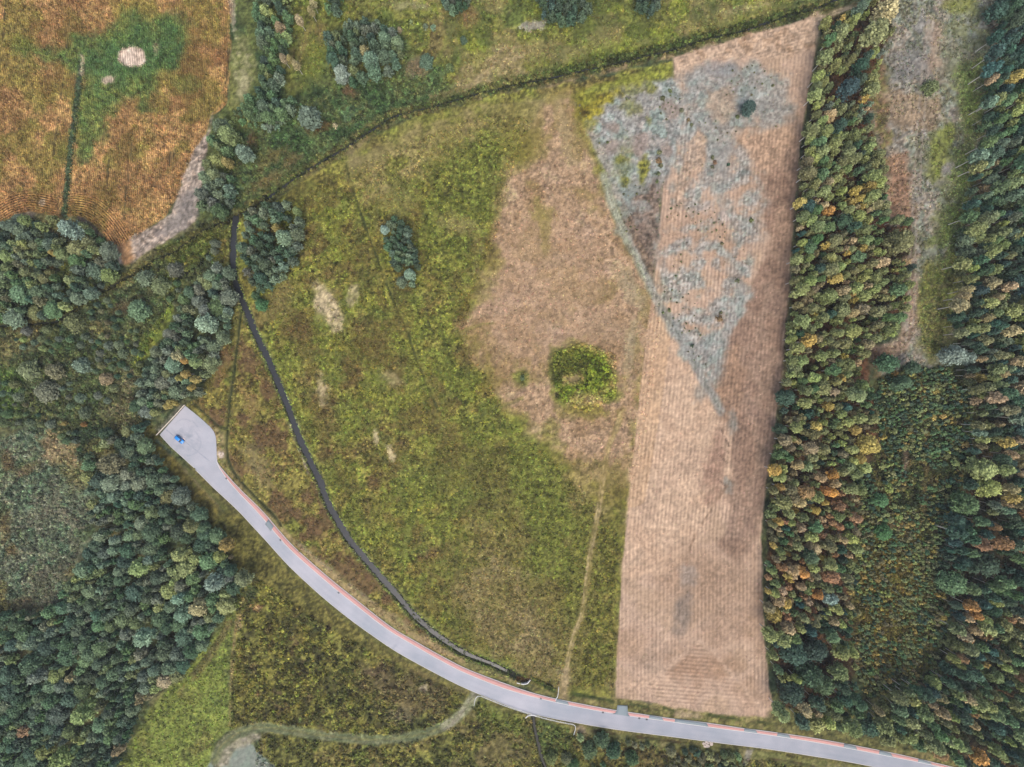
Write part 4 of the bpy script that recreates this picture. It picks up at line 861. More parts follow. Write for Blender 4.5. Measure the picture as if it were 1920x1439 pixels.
# car park: a fan of quads from the entrance to the far edge
PK_R = [(346.6, 760.8), (369, 778.5), (385.6, 793), (398, 805.6), (403.3, 816), (405, 828.5), (405.6, 844), (406.5, 868)]
PK_L = [(299.7, 814.5), (308, 824), (320, 837), (331, 847), (343, 857.7), (353, 867), (363.7, 876.5), (377, 889)]
vp, fp = between(PK_L, PK_R, 60, 50, 0.036); fp = face_up(vp, fp)
mp = mesh_np('car_park', vp, fp, 4)
sx_, sy_ = vp[:, 0] / S + 959.5, 719.0 - vp[:, 1] / S
stain = np.zeros(len(vp))
for (cx, cy, r, wd, a0, a1, st) in ((356, 822, 16, 1.6, -60, 110, 0.22), (352, 830, 24, 1.8, -30, 100, 0.25), (362, 824, 9, 3, 0, 250, 0.22), (345, 806, 20, 1.3, 220, 310, 0.2)):
    rr = np.hypot(sx_ - cx, sy_ - cy); an = np.degrees(np.arctan2(sy_ - cy, sx_ - cx)) % 360
    inside = ((an - a0) % 360) < (a1 - a0)
    stain = np.maximum(stain, st * np.exp(-((rr - r) / wd) ** 2) * inside * (0.5 + vn(sx_ * .4, sy_ * .4, 9)))
for p_, st in (([(330, 812), (352, 832), (372, 848), (404, 874)], 0.45), ([(312, 806), (326, 818)], 0.5), ([(360, 788), (370, 800)], 0.35), ([(326, 818), (332, 808), (345, 800)], 0.4)):
    d_ = ldist(p_, sx_, sy_); stain = np.maximum(stain, st * np.exp(-(d_ / 0.9) ** 2) * (0.4 + vn(sx_ * .3, sy_ * .3, 12)))
stain = np.maximum(stain, 0.55 * np.exp(-((sx_ - 350) ** 2 + (sy_ - 824) ** 2) / 700) * fbm(sx_, sy_, 6, 5) ** 1.5)
stain = np.maximum(stain, 0.4 * (np.hypot(sx_ - 362.5, sy_ - 791) < 1.4))
attr_f(mp, 'stain', stain)
M_PARK = M_ROAD.copy(); M_PARK.name = 'car_park_paving'
nt = M_PARK.node_tree; pb = nt.nodes['Principled BSDF']; src = pb.inputs['Base Color'].links[0].from_socket
sa = N(nt, 'ShaderNodeAttribute', attribute_name='stain'); mx = N(nt, 'ShaderNodeMix', data_type='RGBA')
nt.links.new(sa.outputs['Fac'], mx.inputs['Factor']); nt.links.new(src, mx.inputs['A']); mx.inputs['B'].default_value = (*alb((122, 136, 150)), 1)
nt.links.new(mx.outputs['Result'], pb.inputs['Base Color'])
rm = ROAD_O_.data; rm.materials.clear(); rm.materials.append(M_PARK)
rv = np.empty(len(rm.vertices) * 3, np.float32); rm.vertices.foreach_get('co', rv); rv = rv.reshape(-1, 3)
rx, ry = rv[:, 0] / S + 959.5, 719.0 - rv[:, 1] / S; ac = np.tile(np.linspace(0, 1, 13), 420)
rs = .26 * sstep(980, 1120, rx) * (.6 + .8 * fbm(rx, ry, 30, 6)) + .10 * (np.exp(-((ac - .3) / .08) ** 2) + np.exp(-((ac - .7) / .08) ** 2)) * fbm(rx, ry, 40, 8)
rs += .3 * np.exp(-(ldist([(736, 1216), (750, 1196)], rx, ry) / 2) ** 2) + .16 * (np.abs(rx - 800) < 46) * (ac > .1) * (ac < .6) * fbm(rx, ry, 14, 9) + .2 * (ac > .93) * fbm(rx, ry, 12, 4) + .2 * (ac < .06) * fbm(rx, ry, 9, 5)
attr_f(rm, 'stain', rs)
tag(link('car_park', mp, M_PARK), 'pale grey car park at the end of the road', None, None, 'structure')
# pavement with its kerbs
I_s = smooth(ROAD_I, 4); O_s = smooth(ROAD_O, 4); L_s = smooth(ROAD_L, 4)
sheet_obj('pavement', offset(resample(I_s, 400), -1.2), offset(resample(O_s, 400), 0.9), 400, 3, 0.14, M_PINK, 'pinkish red pavement along the upper side of the road', 0.25)
def strip(name, pts, d0, d1, z, mat, label, n=400):
    R = resample(pts, n)
    return sheet_obj(name, offset(R, d0), offset(R, d1), n, 2, z, mat, label, 0.2)
strip('kerb', I_s, 0.0, -1.2, 0.15, M_KERB, 'pale kerb between road and pavement')
strip('kerb', O_s, 0.9, -0.1, 0.148, M_KERB, 'pale edging stone on the meadow side of the pavement')
strip('kerb', L_s, -0.2, 0.7, 0.07, M_KERB, 'pale edging on the lower side of the road')
strip('kerb', smooth(PK_L[:7], 4), -0.1, 0.8, 0.066, M_KERB, 'pale edging on the lower left side of the car park', 40)
def crossing(x0, x1, label, up=0.0):
    """grey crossing let into the pink pavement between two x positions"""
    fi = lambda P, x: np.interp(x, P[:, 0], P[:, 1])
    x0s, x1s = x0, x1
    A = [(x, fi(I_s, x) - 0.9) for x in np.linspace(x0s, x1s, 8)]
    B = [(x + (2.5 if x < (x0 + x1) / 2 else -2.5) * (abs(x - (x0 + x1) / 2) / ((x1 - x0) / 2)) - 1.2, fi(O_s, x) + 0.2 - up) for x in np.linspace(x0s, x1s, 8)]
    sheet_obj('driveway', A, B, 10, 3, 0.155, M_GREYPAVE, label, 0.2)
for x0, x1, lb in ((1041, 1067, 'at the foot of the meadow track'), (1216, 1244, 'just right of the field entrance'), (1264, 1328, 'longest one, below the stubble field'), (1394, 1420, 'at the lower right corner of the stubble field'), (1456, 1482, 'just right of the stubble field'), (1581, 1607, 'below the wood, left of two others'), (1647, 1673, 'below the wood, middle of three'), (1720, 1747, 'furthest right below the wood')):
    crossing(x0, x1, 'grey crossing in the pink pavement ' + lb)
A_ = [(497, 983), (502, 989), (507, 996)]; B_ = [(502.5, 973.5), (508, 980), (513, 987)]
sheet_obj('driveway', A_, B_, 8, 3, 0.155, M_GREYPAVE, 'grey crossing in the pavement below the car park', 0.2)
sheet_obj('driveway', [(1146, 1338), (1152, 1337), (1155.5, 1332), (1157, 1322)], [(1181, 1343), (1178, 1340), (1176.5, 1334), (1176, 1323)], 12, 4, 0.16, M_GREYPAVE, 'grey field entrance from road into the stubble field', 0.3)

def water_mat(name, c, rough):
    m, nt, b = new_mat(name)
    co = N(nt, 'ShaderNodeTexCoord').outputs['Object']
    n1 = noise(nt, co, 0.35, 4)
    cr = N(nt, 'ShaderNodeMix', data_type='RGBA'); cr.inputs['A'].default_value = (*c, 1); cr.inputs['B'].default_value = (c[0] * 1.7, c[1] * 1.75, c[2] * 1.6, 1)
    nt.links.new(n1, cr.inputs['Factor']); nt.links.new(cr.outputs['Result'], b.inputs['Base Color'])
    b.inputs['Roughness'].default_value = rough; b.inputs['Specular IOR Level'].default_value = 0.32
    bp = N(nt, 'ShaderNodeBump'); bp.inputs['Strength'].default_value = 0.1; bp.inputs['Distance'].default_value = 0.05
    nt.links.new(noise(nt, co, 3.0, 2), bp.inputs['Height']); nt.links.new(bp.outputs['Normal'], b.inputs['Normal'])
    return m
M_WATER = water_mat('dark_ditch_water', (0.017, 0.018, 0.022), 0.3)
M_MUD = water_mat('muddy_ditch_water', (0.010, 0.0095, 0.008), 0.6)
def water(name, pts, hw, z, label):
    P = resample(pts, max(20, int(len(pts))))
    w = (hw if not callable(hw) else hw(P)) * (0.75 + 0.5 * vn(P[:, 0] * 0.09, P[:, 1] * 0.09, 5))
    T = np.gradient(P, axis=0); T /= np.hypot(T[:, 0], T[:, 1])[:, None]
    nrm = np.stack([-T[:, 1], T[:, 0]], 1) * w[:, None]
    v, f = between(P - nrm, P + nrm, len(P) * 2, 3, z); f = face_up(v, f)
    tag(link(name, mesh_np(name, v, f, 4), M_WATER if hw is not None and callable(hw) else M_MUD), label, None, None, 'structure')
water('canal', CANAL[:int(len(CANAL) * .97)], lambda P: np.interp(P[:, 1], [400, 480, 1100, 1180, 1240], [5.8, 6.4, 5.8, 4.2, 2.8]), -0.74, 'dark water channel curving between meadow and road')
water('stream', STREAM, lambda P: np.interp(P[:, 0], [440, 560, 600, 640, 740, 800, 960, 1380, 1450, 1560], [3.6, 3.2, 1.0, 2.8, 2.6, 1.0, 1.2, .9, 3.0, 3.4]), -0.62, 'narrow dark stream along the top of the meadow')
water('stream', DITCHB, 2.2, -0.7, 'dark ditch running down from the road culvert')

# ------------------------------------------------------------------ trees: prototypes
def icos():
    t = (1 + 5 ** .5) / 2
    v = np.array([(-1, t, 0), (1, t, 0), (-1, -t, 0), (1, -t, 0), (0, -1, t), (0, 1, t), (0, -1, -t), (0, 1, -t), (t, 0, -1), (t, 0, 1), (-t, 0, -1), (-t, 0, 1)], float)
    f = np.array([(0, 11, 5), (0, 5, 1), (0, 1, 7), (0, 7, 10), (0, 10, 11), (1, 5, 9), (5, 11, 4), (11, 10, 2), (10, 7, 6), (7, 1, 8), (3, 9, 4), (3, 4, 2), (3, 2, 6), (3, 6, 8), (3, 8, 9), (4, 9, 5), (2, 4, 11), (6, 2, 10), (8, 6, 7), (9, 8, 1)])
    return v / np.linalg.norm(v[0]), f
ICO = icos()

def crown(seed, R, zb, zt, nblob, nleaf, leaf, kind, core=0.62):
    """a crown as many leaf sized faces gathered in clumps, with gaps between the clumps"""
    r = np.random.default_rng(seed)
    V = []; F = []; T = []; nv = 0
    for b in range(nblob):
        u = (b + r.random()) / nblob
        if kind == 'tall':
            t = u ** 0.85; env = math.sin(math.pi * (0.10 + 0.82 * t) ** 0.9) * 0.9 + 0.12
        elif kind == 'round':
            t = u ** 0.8; env = math.sqrt(max(0.02, 1 - ((t - 0.32) / 0.72) ** 2))
        elif kind == 'cone':
            t = u; env = 0.95 * (1 - t) ** 0.7 + 0.1
        else:
            t = u; env = math.sqrt(max(0.03, 1 - (t * 0.97) ** 2))
        a = b * 2.399 + r.random() * 1.2
        rb = R * r.uniform(0.20, 0.42) * (0.75 + 0.35 * env)
        q = max(0, env * R - rb * 0.62) * math.sqrt(r.uniform(0.25, 1.0))
        c = np.array([q * math.cos(a), q * math.sin(a), zb + t * (zt - zb - rb * 0.5)])
        tone = r.uniform(0.72, 1.22)
        # inner mass of the clump, inner shade put into its darker tone
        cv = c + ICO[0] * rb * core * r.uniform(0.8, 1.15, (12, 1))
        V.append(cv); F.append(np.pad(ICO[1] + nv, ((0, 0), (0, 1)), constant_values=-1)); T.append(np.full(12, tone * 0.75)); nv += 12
        n = max(4, int(nleaf * (rb / (0.36 * R)) ** 2))
        d = r.normal(size=(n, 3)); d[:, 2] = d[:, 2] * 0.9 + 0.25; d /= np.linalg.norm(d, axis=1)[:, None]
        p = c + d * rb * r.uniform(0.66, 1.30, (n, 1)) * np.array([1, 1, 0.9])
        nm = d * 0.7 + r.normal(size=(n, 3)) * 0.45 + np.array([0, 0, 0.35]); nm /= np.linalg.norm(nm, axis=1)[:, None]
        tg = np.cross(nm, r.normal(size=(n, 3))); tg /= np.linalg.norm(tg, axis=1)[:, None] + 1e-9
        bt = np.cross(nm, tg)
        s = (leaf * r.uniform(0.6, 1.35, (n, 1)))
        w = s * r.uniform(0.5, 0.9, (n, 1))
        quad = np.stack([p - tg * s, p + bt * w - nm * s * .15, p + tg * s, p - bt * w - nm * s * .15], 1).reshape(-1, 3)
        V.append(quad); k = np.arange(n) * 4 + nv
        F.append(np.stack([k, k + 3, k + 2, k + 1], 1)); nv += 4 * n
        T.append(np.repeat(tone * r.uniform(0.62, 1.38, n), 4))
    # dense heart of the crown joining the clumps, shade painted into its tone
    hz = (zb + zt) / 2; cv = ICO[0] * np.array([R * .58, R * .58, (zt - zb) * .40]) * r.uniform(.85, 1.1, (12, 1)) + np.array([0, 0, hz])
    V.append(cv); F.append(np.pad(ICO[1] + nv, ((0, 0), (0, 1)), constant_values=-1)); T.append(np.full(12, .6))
    return np.vstack(V), np.vstack(F), np.concatenate(T)

def crown_mesh(name, data, extra=None):
    V, F, T = data
    tri = F[F[:, 3] < 0][:, :3]; qd = F[F[:, 3] >= 0]
    me = bpy.data.meshes.new(name)
    me.vertices.add(len(V)); me.vertices.foreach_set('co', V.astype(np.float32).ravel())
    me.loops.add(tri.size + qd.size); me.loops.foreach_set('vertex_index', np.concatenate([tri.ravel(), qd.ravel()]).astype(np.int32))
    me.polygons.add(len(tri) + len(qd))
    st = np.concatenate([np.arange(len(tri)) * 3, tri.size + np.arange(len(qd)) * 4]).astype(np.int32)
    tot = np.concatenate([np.full(len(tri), 3), np.full(len(qd), 4)]).astype(np.int32)
    me.polygons.foreach_set('loop_start', st); me.polygons.foreach_set('loop_total', tot)
    me.update(calc_edges=True)
    attr_f(me, 'leaf_tone', T)
    return me

def trunk_mesh(name, seed, h, r0, nl, z0, R):
    r = random.Random(seed); mb = MB()
    bend = [(r.uniform(-.25, .25), r.uniform(-.25, .25)) for _ in range(3)]
    pts = [(0, 0, -0.4), (0, 0, 0), (bend[0][0] * .5, bend[0][1] * .5, h * .35), (bend[1][0], bend[1][1], h * .65), (bend[2][0], bend[2][1], h * .94)]
    mb.tube(pts, [r0 * 1.35, r0 * 1.15, r0 * .85, r0 * .55, r0 * .15], 6)
    for k in range(nl):
        z = z0 + (h * .85 - z0) * (k + .3) / nl; a = k * 2.4 + r.random(); l = R * r.uniform(.5, .8)
        b = np.array([bend[1][0] * z / h, bend[1][1] * z / h, z])
        mb.tube([b, b + np.array([math.cos(a) * l * .5, math.sin(a) * l * .5, l * .35]), b + np.array([math.cos(a) * l, math.sin(a) * l, l * .9])], [r0 * .4, r0 * .25, r0 * .08], 4, False)
    return mb.mesh(name, True)

PROTO = {}
def proto(kind, n, R, h, zb, shape, nb, nl, leaf, bark, r0, single=False):
    lst = []
    for k in range(n):
        sd = sum(map(ord, kind)) * 10 + k
        rr = R * pyr.uniform(.86, 1.06)
        full = crown(sd, rr, zb, h, nb, nl, leaf, shape)
        low = crown(sd, rr, zb, h, max(6, int(nb * .55)), max(6, int(nl * .5)), leaf * 1.5, shape, 0.7)
        cm = crown_mesh('crown' if not single else kind, full); cm.materials.append(M_LEAF)
        tm = None
        if not single:
            tm = trunk_mesh('trunk', sd, h, r0, 7, zb * .7, rr); tm.materials.append(bark)
        lst.append((cm, tm, low))
    PROTO[kind] = dict(items=lst, R=R, h=h, single=single)
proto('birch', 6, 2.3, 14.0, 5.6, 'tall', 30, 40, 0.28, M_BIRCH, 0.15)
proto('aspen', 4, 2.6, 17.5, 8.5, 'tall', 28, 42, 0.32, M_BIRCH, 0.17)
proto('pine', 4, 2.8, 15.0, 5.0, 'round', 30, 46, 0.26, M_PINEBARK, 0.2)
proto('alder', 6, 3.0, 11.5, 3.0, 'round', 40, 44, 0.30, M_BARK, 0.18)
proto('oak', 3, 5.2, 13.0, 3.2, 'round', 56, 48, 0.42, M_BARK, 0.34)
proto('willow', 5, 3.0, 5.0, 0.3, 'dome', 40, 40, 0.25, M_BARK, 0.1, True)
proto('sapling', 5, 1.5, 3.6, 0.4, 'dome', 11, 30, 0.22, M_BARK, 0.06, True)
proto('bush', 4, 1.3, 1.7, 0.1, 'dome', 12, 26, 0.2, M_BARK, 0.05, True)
KNAME = {'birch': 'birch_tree', 'aspen': 'aspen_tree', 'pine': 'pine_tree', 'alder': 'alder_tree', 'oak': 'oak_tree', 'willow': 'willow_bush', 'sapling': 'sapling', 'bush': 'low_bush'}
KWORD = {'birch': 'birch', 'aspen': 'aspen', 'pine': 'pine', 'alder': 'alder', 'oak': 'oak', 'willow': 'bush', 'sapling': 'sapling', 'bush': 'low bush'}
KCAT = {'birch': 'tree', 'aspen': 'tree', 'pine': 'tree', 'alder': 'tree', 'oak': 'tree', 'willow': 'bush', 'sapling': 'sapling', 'bush': 'bush'}

TINT = {'dark green': (54, 76, 62), 'grey green': (94, 112, 94), 'green': (80, 106, 70), 'blue green': (48, 78, 76), 'olive': (112, 118, 76), 'olive brown': (112, 106, 76), 'yellow green': (136, 144, 84),
        'golden': (180, 154, 84), 'orange': (206, 146, 80), 'rusty': (160, 118, 84), 'tan': (166, 144, 110), 'silvery': (130, 152, 138), 'grey': (106, 112, 100), 'bright green': (76, 122, 80)}
TREES = []
CX, CY = 959.5, 719.0
def add_tree(kind, px, py, r, tint, reg, named=None, hs=None):
    """px, py: where the crown shows in the photo, r its radius there; the foot stands nearer to the photo's centre"""
    P = PROTO[kind]; s = r * S / P['R']
    sz = hs if hs else s ** 0.6
    h = P['h'] * sz
    k = (CAM_H - 0.68 * h) / CAM_H
    s *= k
    TREES.append(dict(kind=kind, px=px, py=py, x=CX + (px - CX) * k, y=CY + (py - CY) * k, r=r, s=s, sz=sz, tint=tint, reg=reg, named=named, a=pyr.uniform(0, 6.28), v=pyr.randrange(len(P['items']))))

def inpoly(poly, x, y):
    c = False; n = len(poly)
    for i in range(n):
        a = poly[i]; b = poly[(i + 1) % n]
        if (a[1] > y) != (b[1] > y) and x < (b[0] - a[0]) * (y - a[1]) / (b[1] - a[1]) + a[0]: c = not c
    return c

def choose(d, r):
    t = r.random() * sum(d.values())
    for k, w in d.items():
        t -= w
        if t <= 0: return k
    return k

def fill(reg, poly, sp, mix, tints, rr=(0.5, 0.75), dens=1.0, hs=None, seed=0, spvar=0.25, holes=()):
    r = random.Random(seed + 100); x0, y0, x1, y1 = bbox(poly)
    x0 = max(x0, -70); x1 = min(x1, 1990); y0 = max(y0, -60); y1 = min(y1, 1500)
    cell = {}
    g = sp * 1.4
    for t in TREES:
        cell.setdefault((int(t['px'] // g), int(t['py'] // g)), []).append((t['px'], t['py'], t['r'] * 1.35 if t['named'] else t['r']))
    n = int((x1 - x0) * (y1 - y0) / (sp * sp) * 14)
    for _ in range(n):
        x, y = r.uniform(x0, x1), r.uniform(y0, y1)
        if not inpoly(poly, x, y): continue
        if any(math.hypot((x - h[0]) / h[2], (y - h[1]) / h[3]) < 1 for h in holes): continue
        if dens < 1 and fbm(np.array([x]), np.array([y]), sp * 3.2, seed + 8, 2)[0] > dens: continue
        s = sp * r.uniform(1 - spvar, 1 + spvar)
        ix, iy = int(x // g), int(y // g); ok = True
        for a in (-1, 0, 1):
            for b in (-1, 0, 1):
                for (u, v, q) in cell.get((ix + a, iy + b), ()):
                    if math.hypot(u - x, v - y) < max(q * 1.15, s * 0.62 + q * 0.3): ok = False
        if not ok: continue
        kind = choose(mix, r)
        f = fbm(np.array([x]), np.array([y]), sp * 2.6, seed + 31, 2)[0]
        tl = tints(x, y, kind, r) if callable(tints) else tints
        # neighbours tend to share a colour
        tint = choose(tl, r)
        if r.random() < .45:
            q = f * sum(tl.values())
            for tint in tl:
                q -= tl[tint]
                if q <= 0: break
        rad = s * r.uniform(*rr) * {'pine': .95, 'oak': 1.3}.get(kind, 1)
        add_tree(kind, x, y, rad, tint, reg, None, hs * r.uniform(.85, 1.12) if hs else None)
        cell.setdefault((ix, iy), []).append((x, y, rad))

